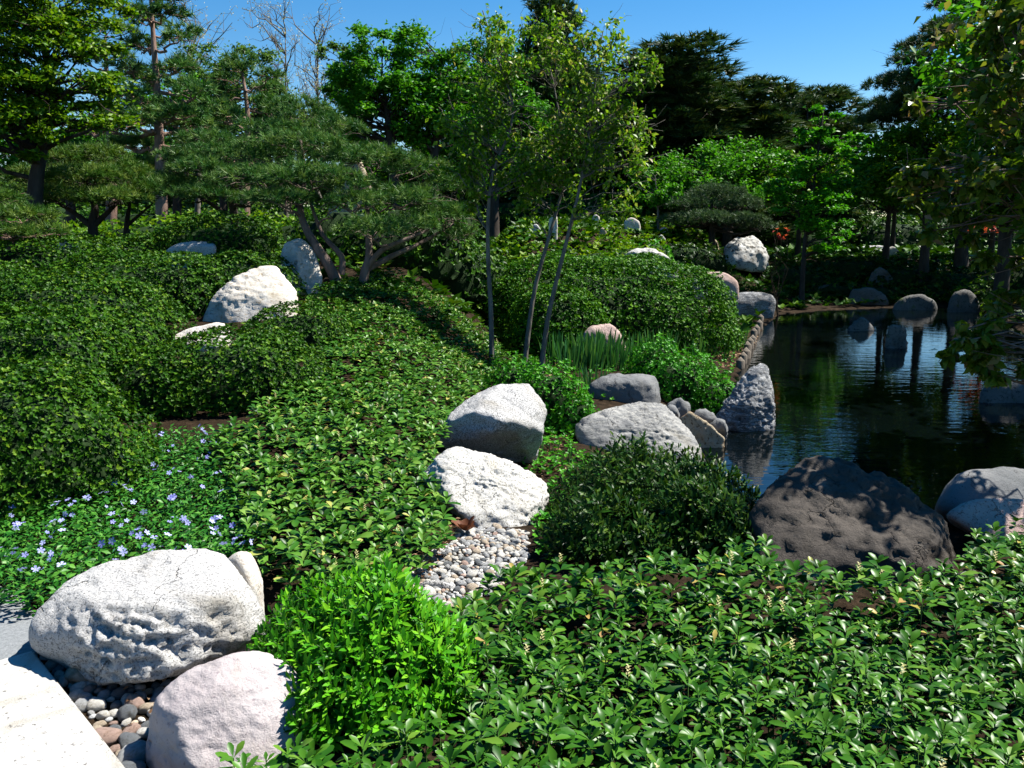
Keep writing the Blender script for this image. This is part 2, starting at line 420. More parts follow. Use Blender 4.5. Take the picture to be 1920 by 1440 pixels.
def t_pachy(k):
    r_ = np.random.default_rng(k)
    dr = r_.uniform(0.1, 0.45); fo = r_.uniform(0.03, 0.09); wd = r_.uniform(0.17, 0.215)
    # obovate blade, coarse teeth towards the tip
    xs = [0.22, 0.56, 0.70, 0.74, 0.90]
    pr = [0.24, 0.86, 1.0, 0.84, 0.60]
    return t_blade(wd, fo, dr, pr, xs)
def merge(parts):
    V, Fc, n = [], [], 0
    for v, f in parts:
        V.append(v); Fc.append(f + n); n += len(v)
    return np.concatenate(V), np.concatenate(Fc)
def place(t, pos, d, nrm, s):
    a = Acc(); scatter(a, t, np.array([pos], float), np.array([d], float), np.array([nrm], float), s, np.zeros(1))
    return a.V[0], a.F[0]
def t_rosette(n=5, seed=0, wd=0.24, up=0.5, leaf=None):
    """whorl of n leaves, x axis = outward axis of the shoot"""
    r_ = np.random.default_rng(seed); out = []
    for i in range(n):
        a = 2 * math.pi * i / n + r_.uniform(-.4, .4); e = up + r_.uniform(-.3, .3)
        d = np.array([math.sin(e), math.cos(e) * math.cos(a), math.cos(e) * math.sin(a)])
        nn = np.array([math.cos(e), -math.sin(e) * math.cos(a), -math.sin(e) * math.sin(a)])
        out.append(place(leaf or t_quad(wd), (0, 0, 0), d, nn, r_.uniform(.75, 1.1)))
    return merge(out)
def t_tuft(n=24, seed=0, wd=0.035, spread=1.15, lo=0.15):
    """tuft of needles round the x axis"""
    r_ = np.random.default_rng(seed); V, Fc = [], []
    for i in range(n):
        a = r_.uniform(0, 2 * math.pi); e = spread * math.sqrt(r_.uniform(lo, 1)); L = r_.uniform(.7, 1.1)
        d = np.array([math.cos(e), math.sin(e) * math.cos(a), math.sin(e) * math.sin(a)])
        s = unit(np.cross(d, r_.normal(size=3)))
        o = np.array([r_.uniform(-.25, .1), 0, 0])
        V += [o + s * wd, o - s * wd, o + d * L]; Fc.append([3 * i, 3 * i + 1, 3 * i + 2])
    return np.array(V), np.array(Fc)
ROS = [t_rosette(4, k, 0.38) for k in range(4)]
ROS4 = [t_rosette(4, k + 9, 0.32) for k in range(3)]
TUFT = [t_tuft(19, k, 0.045) for k in range(4)]
TUFT_F = [t_tuft(16, k + 5, 0.06) for k in range(3)]
QL = t_quad(0.27)
NARROW = t_blade(0.16, 0.03, 0.18, (0.8, 1.0, 0.6), (0.25, 0.5, 0.78))

# ------------------------------------------------------------------ ground, water, path
def ground():
    def axis(lo, hi, s, far):
        a = list(np.arange(lo, hi + 1e-6, s)); step = s
        while a[-1] < far:
            step *= 1.35; a.append(a[-1] + step)
        step = s
        while a[0] > -far:
            step *= 1.35; a.insert(0, a[0] - step)
        return np.array(a)
    xs, ys = axis(-8, 14, 0.16, 600), axis(0, 28, 0.16, 600)
    X, Y = np.meshgrid(xs, ys)
    Z = h(X, Y)
    n, m = X.shape
    i = (np.arange(n - 1)[:, None] * m + np.arange(m - 1)[None]).ravel()
    Fc = np.stack([i, i + 1, i + m + 1, i + m], -1)
    o = link('ground', mesh_np('ground', np.stack([X, Y, Z], -1).reshape(-1, 3), Fc, smooth=True), M['soil'])
    tag(o, kind='structure')
ground()
pp = np.array(POND); cc = pp.mean(0)
pv = np.concatenate([[[cc[0], cc[1]]], cc + (pp - cc) * 1.0])
pv = np.c_[pv, np.full(len(pv), WATER)]
n = len(pp)
# the sheet of water lies a little under the banks all round
ext = np.array(POND) + 0.0
off = unit(ext - cc) * 0.35
pv[1:, :2] = ext + off
tag(link('pond_water', mesh_np('pond_water', pv, [[0, 1 + i, 1 + (i + 1) % n] for i in range(n)]), M['water']), kind='structure')

def prism(name, top, thick, mat, bev=0.0):
    bm = bmesh.new()
    vs_ = [bm.verts.new(Vector(p)) for p in top]
    f_ = bm.faces.new(vs_)
    if f_.normal.z < 0: f_.normal_flip()
    e = bmesh.ops.extrude_face_region(bm, geom=[f_])
    for v in [x for x in e['geom'] if isinstance(x, bmesh.types.BMVert)]: v.co.z -= thick
    bmesh.ops.recalc_face_normals(bm, faces=bm.faces)
    if bev: bmesh.ops.bevel(bm, geom=list(bm.edges), offset=bev, segments=2, affect='EDGES')
    me = bpy.data.meshes.new(name); bm.to_mesh(me); bm.free()
    return link(name, me, mat)
a0, a1, a2 = Pz(62, 1218, 0.10), Pz(238, 1440, 0.10), Pz(0, 1236, 0.10)
e1, e2 = unit(a1 - a0), unit(a2 - a0)
sl = prism('stone_slab', [a0, a0 + e1 * 1.5, a0 + e1 * 1.5 + e2 * 1.6, a0 + e2 * 1.6], 0.14, M['slab'], 0.008)
tag(sl, 'large pale speckled stone slab laid flat beside the pebbles', 'slab')
pth = prism('path', [Pz(u, v, 0.05) for u, v in ((-420, 1330), (-60, 1262), (70, 1222), (66, 1150), (30, 1112), (-20, 1090), (-420, 1075))], 0.10, M['path'])
tag(pth, kind='structure')

# ------------------------------------------------------------------ rocks
_ico = {}
def ico(sub):
    if sub not in _ico:
        bm = bmesh.new(); bmesh.ops.create_icosphere(bm, subdivisions=sub, radius=1)
        bm.verts.ensure_lookup_table()
        _ico[sub] = (np.array([v.co[:] for v in bm.verts]), np.array([[v.index for v in f.verts] for f in bm.faces])); bm.free()
    return _ico[sub]
def hull_mesh(pts, sub, p=16, rough=0.03, strata=0.0, seed=0, worn=False, chips=16):
    """boulder: the hull of the given points, its edges worn round, its faces broken by relief"""
    bm = bmesh.new()
    for q in pts: bm.verts.new(Vector(q))
    bmesh.ops.convex_hull(bm, input=bm.verts)
    bmesh.ops.delete(bm, geom=[v for v in bm.verts if not v.link_faces], context='VERTS')
    bm.normal_update()
    vv = np.array([v.co[:] for v in bm.verts])
    c = (vv.min(0) + vv.max(0)) / 2 * 0.5 + vv.mean(0) * 0.5
    N, O = [], []
    for f_ in bm.faces:
        nn = np.array(f_.normal[:]); o_ = float(nn @ (np.array(f_.verts[0].co[:]) - c))
        if o_ < 0: nn, o_ = -nn, -o_
        if f_.calc_area() > 1e-6: N.append(nn); O.append(max(o_, 1e-3))
    bm.free()
    rc = np.random.default_rng(seed + 5)
    for _ in range(chips):                       # flakes broken off the edges
        nn = unit(rc.normal(size=3)); nn[2] = abs(nn[2]) if rc.random() < .7 else nn[2]
        N.append(nn); O.append(float((vv @ nn).max() - c @ nn) * rc.uniform(.84, .95))
    N, O = np.array(N), np.array(O)
    D, Fc = ico(sub)
    q = np.clip(D @ N.T, 0, None) / O
    p = p * 1.5
    r = (q ** p).sum(1) ** (-1 / p) * (1 + 0.5 / p)
    V = D * r[:, None]
    size = float(np.mean(vv.max(0) - vv.min(0)))
    so = Vector((seed * 3.7, seed * 1.3, seed * 7.1))
    k = 3.2 / size
    dsp = np.empty(len(V))
    for i, v in enumerate(V):
        w_ = Vector(v) * k + so
        d1 = noise.fractal(w_, 0.65, 2.1, 7)
        d2 = .5 - 3.0 * abs(noise.fractal(Vector((w_.x * .9, w_.y * .9, w_.z * 2.6 + w_.x * .5)) * 2.1, .6, 2.1, 6)) if strata else 0
        k_ = 1.0
        if worn:                                  # only the steep side away from the smooth top is pitted
            k_ = max(0.0, min(1.0, (-v[1] - v[2] * 1.1) / size * 5 + .35)) * max(0., min(1., v[0] / size * 5 + 1.2))
        dsp[i] = d1 * rough + d2 * strata * k_
    V = V + unit(V) * (dsp * size)[:, None]
    return V + c, Fc
def rock(name, label, D, pts, back, mat, sub=4, p=16, rough=0.03, strata=0.0, cat='boulder', group=None, seed=None, sink=0.06, worn=False):
    """pts: (u, v[, depth offset in m]) of the faces seen; the far side is closed at depth offset back"""
    P3 = []
    uv = np.array([q[:2] for q in pts], float); cu, cv = uv.mean(0); vmax = uv[:, 1].max()
    for q in pts:
        dd = q[2] if len(q) > 2 else 0.0
        P3.append(P(q[0], q[1], D + dd))
        if len(q) < 3 or dd >= 0:
            P3.append(P(cu + (q[0] - cu) * 0.85, q[1] + (vmax - q[1]) * 0.35, D + back))
    P3 = np.array(P3)
    low = P3[P3[:, 2] < P3[:, 2].min() + 0.35 * np.ptp(P3[:, 2])].copy()
    low[:, 2] = np.minimum(low[:, 2] - sink, h(low[:, 0], low[:, 1]) - .05)
    low[:, 2] = np.maximum(low[:, 2], P3[:, 2].min() - .25)
    P3 = np.concatenate([P3, low])
    V, Fc = hull_mesh(P3, sub, p, rough, strata, seed if seed is not None else int(D * 10 + pts[0][0]) % 97, worn)
    a = Acc(); a.add(V, Fc)
    cxy = V[:, :2].mean(0)
    o = a.build(name, M[mat], smooth=True, origin=(cxy[0], cxy[1], V[:, 2].min()))
    return tag(o, label, cat, group)

rock('boulder', 'big pale granite boulder with a rough pitted front, beside the stone slab', 3.2,
     [(45, 1185, .02), (75, 1130, .12), (150, 1065, .25), (240, 1032, .35), (370, 1026, .38), (430, 1040, .35), (472, 1072, .25), (503, 1115, .12), (508, 1150, .05), (480, 1192, 0), (400, 1236, -.1), (290, 1276, -.17), (205, 1288, -.2), (120, 1245, -.1), (55, 1208, 0),
      (150, 1120, .0), (195, 1175, -.17), (330, 1150, -.12), (470, 1105, .02)], .62, 'granite_band', 6, 30, 0.018, 0.024, worn=True)
rock('boulder', 'smooth lavender grey boulder half hidden by the lime green shrub', 2.75,
     [(270, 1365, 0), (288, 1310, 0), (350, 1250, .05), (420, 1210, .12), (500, 1198, .2), (560, 1230, .2), (600, 1330, .1), (560, 1480, -.05), (400, 1500, -.15), (290, 1470, -.05), (268, 1400, 0), (310, 1370, -.12), (400, 1280, -.02)], .4, 'lavender', 6, 22, 0.02, 0.004)
rock('rock', 'small bright white rock tucked behind the big pitted granite boulder', 3.72, [(420, 1055), (428, 1036), (450, 1022), (472, 1034), (486, 1060), (494, 1092), (430, 1097), (458, 1062, -.12), (470, 1095, -.14)], .15, 'pale', 4, cat='rock')
rock('boulder', 'angular speckled granite boulder with a bright top and dark undercut front', 6.9,
     [(815, 838, .05), (835, 790, .05), (860, 752, .1), (905, 717, .3), (960, 706, .4), (992, 713, .35), (1034, 765, .15), (1031, 805, .05), (1003, 850, .3), (968, 872, .55), (880, 868, .55), (820, 860, .4),
      (858, 770, -.08), (900, 772, -.18), (965, 798, -.26), (1022, 800, -.06), (925, 845, .3)], .95, 'granite', 6, 55, 0.02, 0.006)
rock('boulder', 'white lichen speckled boulder lying in front of the dark fronted granite boulder', 5.4,
     [(786, 882, .0), (828, 846, .1), (868, 832, .22), (905, 840, .25), (965, 872, .2), (1036, 905, .1), (1033, 932, .05), (985, 975, -.22), (905, 978, -.30), (845, 950, -.26), (800, 910, -.08), (1020, 940, -.08)], .5, 'granite_white', 6, 25, 0.02, 0.012)
rock('boulder', 'broad grey veined boulder sloping down into the pond water', 7.8,
     [(1072, 792, 0), (1082, 770, .1), (1160, 752, .5), (1240, 752, .5), (1292, 800, .3), (1332, 852, .1), (1326, 866, 0), (1250, 880, -.1), (1150, 880, -.1), (1092, 855, -.05), (1076, 820, 0), (1150, 800, .12), (1220, 800, .1)], .9, 'slate', 6, 24, 0.02, 0.010)
rock('boulder', 'low smooth grey rock with a flat top behind the veined boulder', 9.9,
     [(1095, 718), (1120, 703, .1), (1165, 695, .2), (1245, 703, .15), (1246, 742), (1200, 754, -.1), (1120, 754, -.1), (1098, 738), (1150, 714, -.1), (1230, 716, -.08)], .5, 'flatgrey', 5, 8, 0.035)
rock('rock', 'tan rust stained rock dipping its tip in the water', 8.9, [(1268, 775), (1290, 763), (1305, 775), (1330, 798), (1362, 822), (1340, 836), (1290, 826), (1272, 800)], .3, 'tan', 5, 10, 0.06, cat='rock')
rock('boulder', 'pointed upright grey boulder with white veins standing at the pond edge', 9.7,
     [(1328, 800, .1), (1350, 762, .1), (1385, 705, .2), (1410, 679, .25), (1425, 672, .25), (1440, 685, .2), (1447, 730, .1), (1456, 772, 0), (1455, 805, 0), (1400, 812, -.1), (1395, 760, -.12), (1425, 700, .05)], .55, 'wetgrey', 6, 28, 0.035, 0.010)
for i, (u, v, wd, hh, lab) in enumerate([(1272, 752, 22, 16, 'small dark stone wedged between the flat rock and the green shrub'), (1318, 774, 26, 16, 'small dark grey stone behind the tan rust stained rock'), (1345, 790, 18, 14, 'small wet stone at the foot of the pointed boulder'), (1258, 765, 14, 12, 'small grey stone on top edge of the veined boulder')]):
    rock('stone', lab, 9.3 - i * .1, [(u - wd, v + hh), (u - wd * .7, v), (u, v - hh * .6), (u + wd * .8, v), (u + wd, v + hh)], .3, 'flatgrey', 4, 26, 0.10, cat='stone')
rock('boulder', 'large dark brown dappled boulder rising out of the pachysandra by the water', 4.2,
     [(1390, 935, .25), (1430, 887, .35), (1500, 863, .5), (1570, 860, .5), (1650, 885, .4), (1750, 950, .2), (1812, 1018, .05), (1832, 1095, 0), (1700, 1150, -.2), (1500, 1140, -.2), (1410, 1030, .05), (1480, 960, .12), (1600, 950, .12), (1720, 1010, -.05)], 1.0, 'darkrock', 6, 16, 0.035, 0.008)
rock('boulder', 'blue grey speckled boulder on the near bank behind the pink brown rock', 5.1, [(1740, 935), (1780, 882, .1), (1830, 868, .2), (1920, 872, .25), (2000, 900, .2), (2010, 970, .05), (1880, 985, -.1), (1760, 950, -.05)], .6, 'flatgrey', 5, 14, 0.02)
rock('boulder', 'low pink brown rock at the bank beside the dark dappled boulder', 4.6, [(1762, 955), (1830, 932, .1), (1930, 934, .12), (2010, 960, .1), (2010, 1040), (1860, 1020, -.08)], .4, 'pink', 5, 14, 0.015)
rock('rock', 'small flat brown rock at the foot of the dark dappled boulder', 3.85, [(1785, 1078), (1810, 1064), (1832, 1062), (1838, 1090), (1800, 1120)], .15, 'darkrock', 4, cat='rock')
rock('boulder', 'tall sunlit white boulder standing among clipped azaleas', 10.0,
     [(372, 612, .05), (395, 560, .1), (440, 512, .25), (495, 488, .4), (520, 490, .42), (546, 520, .35), (564, 562, .2), (564, 605, .1), (480, 625, -.1), (420, 620, -.1), (430, 560, -.02), (500, 560, .0)], .8, 'pale', 5, 25, 0.018, 0.010)
rock('rock', 'low bleached rock lying in front of the tall white boulder', 8.7, [(310, 640), (345, 617, .1), (420, 599, .2), (440, 614, .15), (430, 650), (330, 655)], .3, 'pale', 5, 14, 0.02, cat='rock')
rock('rock', 'flat white rock sunk in the azalea mound below the pines', 12.4, [(308, 466), (330, 454, .1), (360, 451, .1), (390, 449, .2), (409, 458), (405, 480), (330, 482)], .35, 'granite_white', 5, 14, 0.02, cat='rock')
rock('boulder', 'upright tan rock with one dark side at the crooked pine trunk', 11.6, [(524, 480, .15), (536, 446, .2), (565, 440, .25), (588, 462, .2), (606, 525, .05), (560, 530, -.1), (530, 522, .1), (556, 470, -.08)], .5, 'pale', 5, 22, 0.02, 0.006)
rock('rock', 'long low white rock under the small dark pines', 15.5, [(102, 465), (118, 448), (150, 443), (158, 455), (156, 468)], .5, 'granite_white', 4, cat='rock')
rock('rock', 'narrow pale rock at the leaning pink pine trunk', 12.2, [(-8, 525), (-4, 512), (8, 512), (14, 525)], .2, 'granite_white', 4, cat='rock')
rock('boulder', 'rounded pinkish white boulder behind the iris leaves', 12.7, [(1086, 640), (1092, 615), (1112, 606, .1), (1148, 602, .15), (1166, 615, .1), (1176, 645), (1184, 690), (1100, 695)], .5, 'pink', 5, 12, 0.02, 0.006)
rock('boulder', 'broad bleached white rock on the slope above the clipped hedge', 20, [(1168, 472), (1195, 460, .2), (1230, 464, .2), (1255, 480), (1275, 503), (1240, 500), (1190, 490)], .9, 'granite_white', 5, 16, 0.03, 0.02)
rock('boulder', 'pink rounded boulder on the grassy bank', 19.6, [(1296, 522), (1310, 510), (1335, 507, .1), (1362, 511, .1), (1390, 530), (1386, 540), (1300, 538)], .7, 'pink', 5, 14, 0.02)
rock('boulder', 'mottled white and grey boulder on the far bank', 27, [(1353, 470), (1362, 450, .2), (1385, 442, .4), (1412, 440, .5), (1428, 456, .3), (1442, 474), (1436, 492), (1400, 496, -.2), (1362, 484)], 1.4, 'mottled', 5, 12, 0.05, 0.008)
rock('boulder', 'grey rock with a white patch at the left shore of the pond'.replace('left ', ''), 21.5, [(1362, 570), (1372, 549, .2), (1400, 545, .2), (1442, 548, .2), (1457, 560), (1450, 590), (1376, 592)], 1.0, 'wetgrey', 5, 16, 0.02)
small = [  # u, v, half width, half height, D, material, label
    (1245, 432, 12, 8, 24, 'granite_white', 'small white rock upper on the planted slope'),
    (1240, 446, 9, 8, 23, 'granite_white', 'small white rock just below another on the planted slope'),
    (1130, 437, 9, 13, 21, 'tan', 'upright tan stone in the yellow green shrubs'),
    (1185, 412, 17, 8, 26, 'pale', 'long pale rock high on the planted slope'),
    (1118, 406, 8, 6, 26, 'pale', 'small pale rock seen behind the thin trunks'),
    (1004, 430, 12, 13, 20, 'mottled', 'mottled white rock between the thin grey trunks'),
    (1037, 402, 9, 8, 22, 'pale', 'white stone beside the middle thin trunk'),
    (1273, 420, 7, 4, 26, 'granite_white', 'tiny white stone under the low grey pine'),
    (1297, 466, 8, 4, 23, 'mottled', 'tiny flat stone above the small round hedge'),
    (1338, 457, 11, 13, 25, 'tan', 'upright tan stone beside the mottled boulder'),
    (1382, 486, 12, 9, 25, 'granite_white', 'small white wedge rock before the mottled boulder'),
    (1262, 466, 12, 6, 21.5, 'granite_white', 'flat white rock touching the broad bleached rock'),
    (1437, 517, 7, 5, 21, 'granite_white', 'small white stone on the grassy bank'),
    (1640, 468, 42, 10, 31, 'mottled', 'long flat sunlit rock beyond the shaded bank'),
    (1674, 466, 12, 7, 31.5, 'granite_white', 'little white rock at the end of the long flat rock'),
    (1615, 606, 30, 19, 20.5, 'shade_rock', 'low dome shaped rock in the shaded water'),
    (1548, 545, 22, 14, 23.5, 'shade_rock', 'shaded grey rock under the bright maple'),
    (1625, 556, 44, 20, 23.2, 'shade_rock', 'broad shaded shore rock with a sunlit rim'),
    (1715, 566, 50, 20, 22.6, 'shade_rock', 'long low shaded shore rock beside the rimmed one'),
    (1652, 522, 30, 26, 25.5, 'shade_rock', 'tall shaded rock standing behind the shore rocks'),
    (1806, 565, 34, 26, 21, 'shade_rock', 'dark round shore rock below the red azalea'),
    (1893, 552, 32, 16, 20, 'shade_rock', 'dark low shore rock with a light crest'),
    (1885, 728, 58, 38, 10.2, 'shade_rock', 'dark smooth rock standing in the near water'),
]
for u, v, wd, hh, D, mt, lab in small:
    for dtry in np.arange(8.0, 40.0, 0.1):      # where the foot of the rock meets the land
        q = P(u, v + hh * .8, dtry)
        if q[2] <= max(hz(q[0], q[1]), WATER):
            D = dtry; break
    q = P(u, v + hh, D)
    vb = max(v + hh, float(proj(np.array([q[0], q[1], hz(q[0], q[1])]))[1][0]) + 2)
    k = random.uniform(-.25, .25)
    rock('rock', lab, D, [(u - wd, vb), (u - wd * .9, v + hh * .2), (u - wd * (.45 + k), v - hh * .75), (u + wd * k, v - hh), (u + wd * (.55 + k * .5), v - hh * .6), (u + wd * .95, v + hh * .3), (u + wd, vb)],
         max(.3, wd / F * D * 1.3), mt, 4, 14, 0.035, cat='rock', seed=int(u) % 89)
rock('boulder', 'tall tan peaked rock seen through the pine crown', 17, [(600, 470), (632, 320), (646, 268), (662, 258), (676, 290), (695, 330), (720, 470)], 1.0, 'tan', 5, 14, 0.03)
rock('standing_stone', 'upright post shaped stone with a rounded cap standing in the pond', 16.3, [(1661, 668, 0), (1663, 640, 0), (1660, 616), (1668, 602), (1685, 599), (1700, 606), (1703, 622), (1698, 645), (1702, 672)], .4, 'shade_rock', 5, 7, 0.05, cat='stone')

# log edging along the shore
for i in range(11):
    u, v = 1388 + i * 4.2 + (i % 3), 690 - i * 9.2
    p = Pz(u, v, WATER)
    a = Acc(); r_ = random.uniform(.065, .085); top = WATER + random.uniform(.12, .2)
    tube(a, [(p[0], p[1], WATER - .3), (p[0], p[1], top - .012), (p[0], p[1], top)], [r_, r_, r_ * .82], 10)
    tag(a.build('edging_post', M['wood'], origin=(p[0], p[1], WATER - .3)), 'short round wooden post in the row edging the pond bank', 'post', 'posts edging the pond bank')

# ------------------------------------------------------------------ pebbles
PEBP = [(*Pz(u, v, 0)[:2], l) for u, v, l in [(120, 1245, 'along the edge of the slab'), (190, 1310, 'along the edge of the slab'), (240, 1400, 'along the edge of the slab'), (270, 1300, 'under the pitted granite boulder'), (330, 1285, 'under the pitted granite boulder'), (400, 1240, 'between the pitted granite and lavender boulders'), (275, 1400, 'against the lavender boulder'), (500, 1180, 'in the gap behind the lime shrub'), (540, 1130, 'in the gap behind the lime shrub'), (930, 985, 'in the gravel against the white boulder'), (870, 985, 'in the gravel beside the dead leaf'), (880, 1040, 'in the middle of the gravel patch'), (980, 1040, 'in the gravel beside the dark shrub'), (800, 1060, 'in the gravel edge under the light pachysandra'), (840, 1110, 'in the gravel by the flat pale stone')]]
def pebbles(n, nthing, poly, zoff, size, label_place, group, weights):
    ps = np.array([Pz(u, v, 0.0) for u, v in poly])[:, :2]
    lo, hi = ps.min(0), ps.max(0)
    pts = []
    tries = 0
    while len(pts) < n and tries < n * 60:
        tries += 1
        q = lo + (hi - lo) * rng.random(2)
        if not in_poly(ps, q[0], q[1]): continue
        s = size * float(np.clip(rng.lognormal(0, .35), .5, 2.0))
        if any((q[0] - a[0]) ** 2 + (q[1] - a[1]) ** 2 < ((s + a[2]) * .40) ** 2 for a in pts): continue
        pts.append((q[0], q[1], s))
    kinds = list(weights); wts = [weights[k] for k in kinds]
    names = {'white': 'rounded white pebble', 'grey': 'smooth grey pebble', 'dark': 'dark slate pebble', 'red': 'reddish brown pebble', 'tanp': 'tan pebble'}
    pts.sort(key=lambda a: -a[2])
    rest = {}
    for i, (x, y, s) in enumerate(pts):
        k = random.choices(kinds, wts)[0]
        if i >= nthing:
            rest.setdefault(k, []).append((x, y, s)); continue
        o = bpy.data.objects.new('pebble', random.choice(PEB[k])); C.objects.link(o)
        sz = s * random.uniform(.28, .42)
        o.scale = (s * .62, s * random.uniform(.38, .52), sz)
        o.location = (x, y, hz(x, y) + zoff + sz * .5)
        o.rotation_euler = (random.gauss(0, .25), random.gauss(0, .25), random.uniform(0, 6.28))
        nb = min(PEBP, key=lambda q: (x - q[0]) ** 2 + (y - q[1]) ** 2)[2]
        tag(o, ('larger ' if i < len(pts) * .12 else '') + names[k] + ' ' + (nb if 'larger' not in label_place else label_place), 'pebble', group)
    if rest:
        a = Acc(); mats = []; idx = []
        for k in rest:
            V0, F0 = ico(2)
            q = np.array(rest[k]); n_ = len(q); ang = rng.random(n_) * 6.28
            s0 = a.n
            scatter(a, (V0 * [.6, .42, .34], F0), np.c_[q[:, 0], q[:, 1], h(q[:, 0], q[:, 1]) + zoff + q[:, 2] * .14], np.c_[np.cos(ang), np.sin(ang), rng.normal(0, .2, n_)], np.tile([0, 0, 1.], (n_, 1)), q[:, 2])
            mats.append(M['peb_' + k]); idx.append(n_ * len(F0))
        o = a.build('gravel', mats[0], smooth=True)
        for m_ in mats[1:]: o.data.materials.append(m_)
        o.data.polygons.foreach_set('material_index', np.repeat(np.arange(len(idx)), idx).astype(np.int32))
        tag(o, 'finer gravel ' + label_place, 'gravel', kind='stuff')
PEB = {}
for k in ('white', 'grey', 'dark', 'red', 'tanp'):
    PEB[k] = []
    for s_ in range(3):
        D_, Fc_ = ico(3)
        r_ = np.array([1 + 0.16 * noise.fractal(Vector(d) * 1.3 + Vector((s_ * 5 + len(k) * 3, 0, 0)), 1, 2, 3) for d in D_])
        me = mesh_np('pebble', D_ * r_[:, None], Fc_, smooth=True); me.materials.append(M['peb_' + k]); PEB[k].append(me)
pebbles(230, 115, [(80, 1222), (150, 1262), (210, 1300), (300, 1290), (400, 1240), (490, 1195), (540, 1120), (520, 1250), (330, 1300), (270, 1380), (280, 1470), (245, 1470), (70, 1226)], 0.0, .05,
        'between the slab and the lavender boulder', 'pebbles by the slab', {'white': 3.5, 'grey': 3.5, 'dark': 1.5, 'red': 1, 'tanp': 1.2})
pebbles(6, 6, [(85, 1225), (110, 1235), (200, 1305), (180, 1310)], 0.01, .085, 'larger than the rest at the slab edge', 'large pebbles at the slab edge', {'white': 3, 'grey': 1, 'tanp': 1})
pebbles(760, 178, [(770, 1060), (850, 1010), (870, 975), (985, 978), (990, 1010), (985, 1060), (910, 1110), (830, 1135), (740, 1095)], 0.0, .037,
        'in the gravel patch below the white boulder', 'gravel patch pebbles', {'white': 4.5, 'grey': 4.5, 'dark': 1.6, 'red': 1, 'tanp': 1.8})
rock('rock', 'flat pale stone at the edge of the gravel patch', 4.15, [(775, 1095), (800, 1085), (845, 1090), (862, 1108), (850, 1125), (790, 1118)], .1, 'granite', 4, cat='rock')
# curled brown leaf on the gravel
a = Acc(); p = np.append(Pz(872, 995, 0)[:2], 0); p[2] = hz(p[0], p[1]) + .03
for k in range(9):
    d = np.array([math.cos(k * .75), math.sin(k * .75), random.uniform(.2, 1.1)])
    scatter(a, t_blade(.33, .16, -.3), p[None], d[None], np.array([[-d[0] * .5, -d[1] * .5, 1.]]), random.uniform(.07, .11))
o = a.build('dry_leaf', M['deadleaf'], origin=p - [0, 0, .03])
tag(o, 'crumpled dead brown leaf lying at the top of the gravel patch', 'leaf')

# ------------------------------------------------------------------ leaf parts: the leaves that show largest are objects of their own
_leafmesh = {}
def leaf_mesh(key, tmpl, mat, r_):
    k = (key, mat, round(r_ * 7))
    if k not in _leafmesh:
        me = mesh_np('leaf', tmpl[0], tmpl[1], np.full(len(tmpl[1]), (round(r_ * 7) + .5) / 8)); me.materials.append(M[mat]); _leafmesh[k] = me
    return _leafmesh[k]
def leaf_obj(key, tmpl, mat, pos, d, nrm, s, parent, r_):
    d = unit(np.asarray(d, float)); nn = unit(nrm - (nrm @ d) * d); sd_ = np.cross(nn, d)
    o = bpy.data.objects.new('leaf', leaf_mesh(key, tmpl, mat, r_))
    C.objects.link(o); o.parent = parent
    q = np.asarray(pos) - np.array(parent.location)
    o.matrix_local = Matrix(((d[0] * s, sd_[0] * s, nn[0] * s, q[0]), (d[1] * s, sd_[1] * s, nn[1] * s, q[1]), (d[2] * s, sd_[2] * s, nn[2] * s, q[2]), (0, 0, 0, 1)))
def foliage(parent, key, tmpl, mat, pos, d, nrm, s, n_parts=0, name='foliage', rnd=None, rest=None):
    """n_parts leaves that show largest become parts, the rest one joined part"""
    n = len(pos); s = np.broadcast_to(np.asarray(s, float), (n,))
    rnd = rng.random(n) if rnd is None else rnd
    big = np.zeros(n, bool)
    if n_parts:
        u, v, D = proj(pos)
        score = np.where((u > 0) & (u < 1920) & (v > 0) & (v < 1440) & (D > .3), s / D, 0) * (.6 + .8 * rng.random(n))
        big[np.argsort(-score)[:n_parts]] = True
        for i in np.nonzero(big)[0]:
            leaf_obj(key, tmpl, mat, pos[i], d[i], nrm[i], s[i], parent, rnd[i])
    a = Acc(); scatter(a, rest or tmpl, pos[~big], d[~big], nrm[~big], s[~big], rnd[~big])
    return tag(a.build(name, M[mat], parent), kind='stuff')

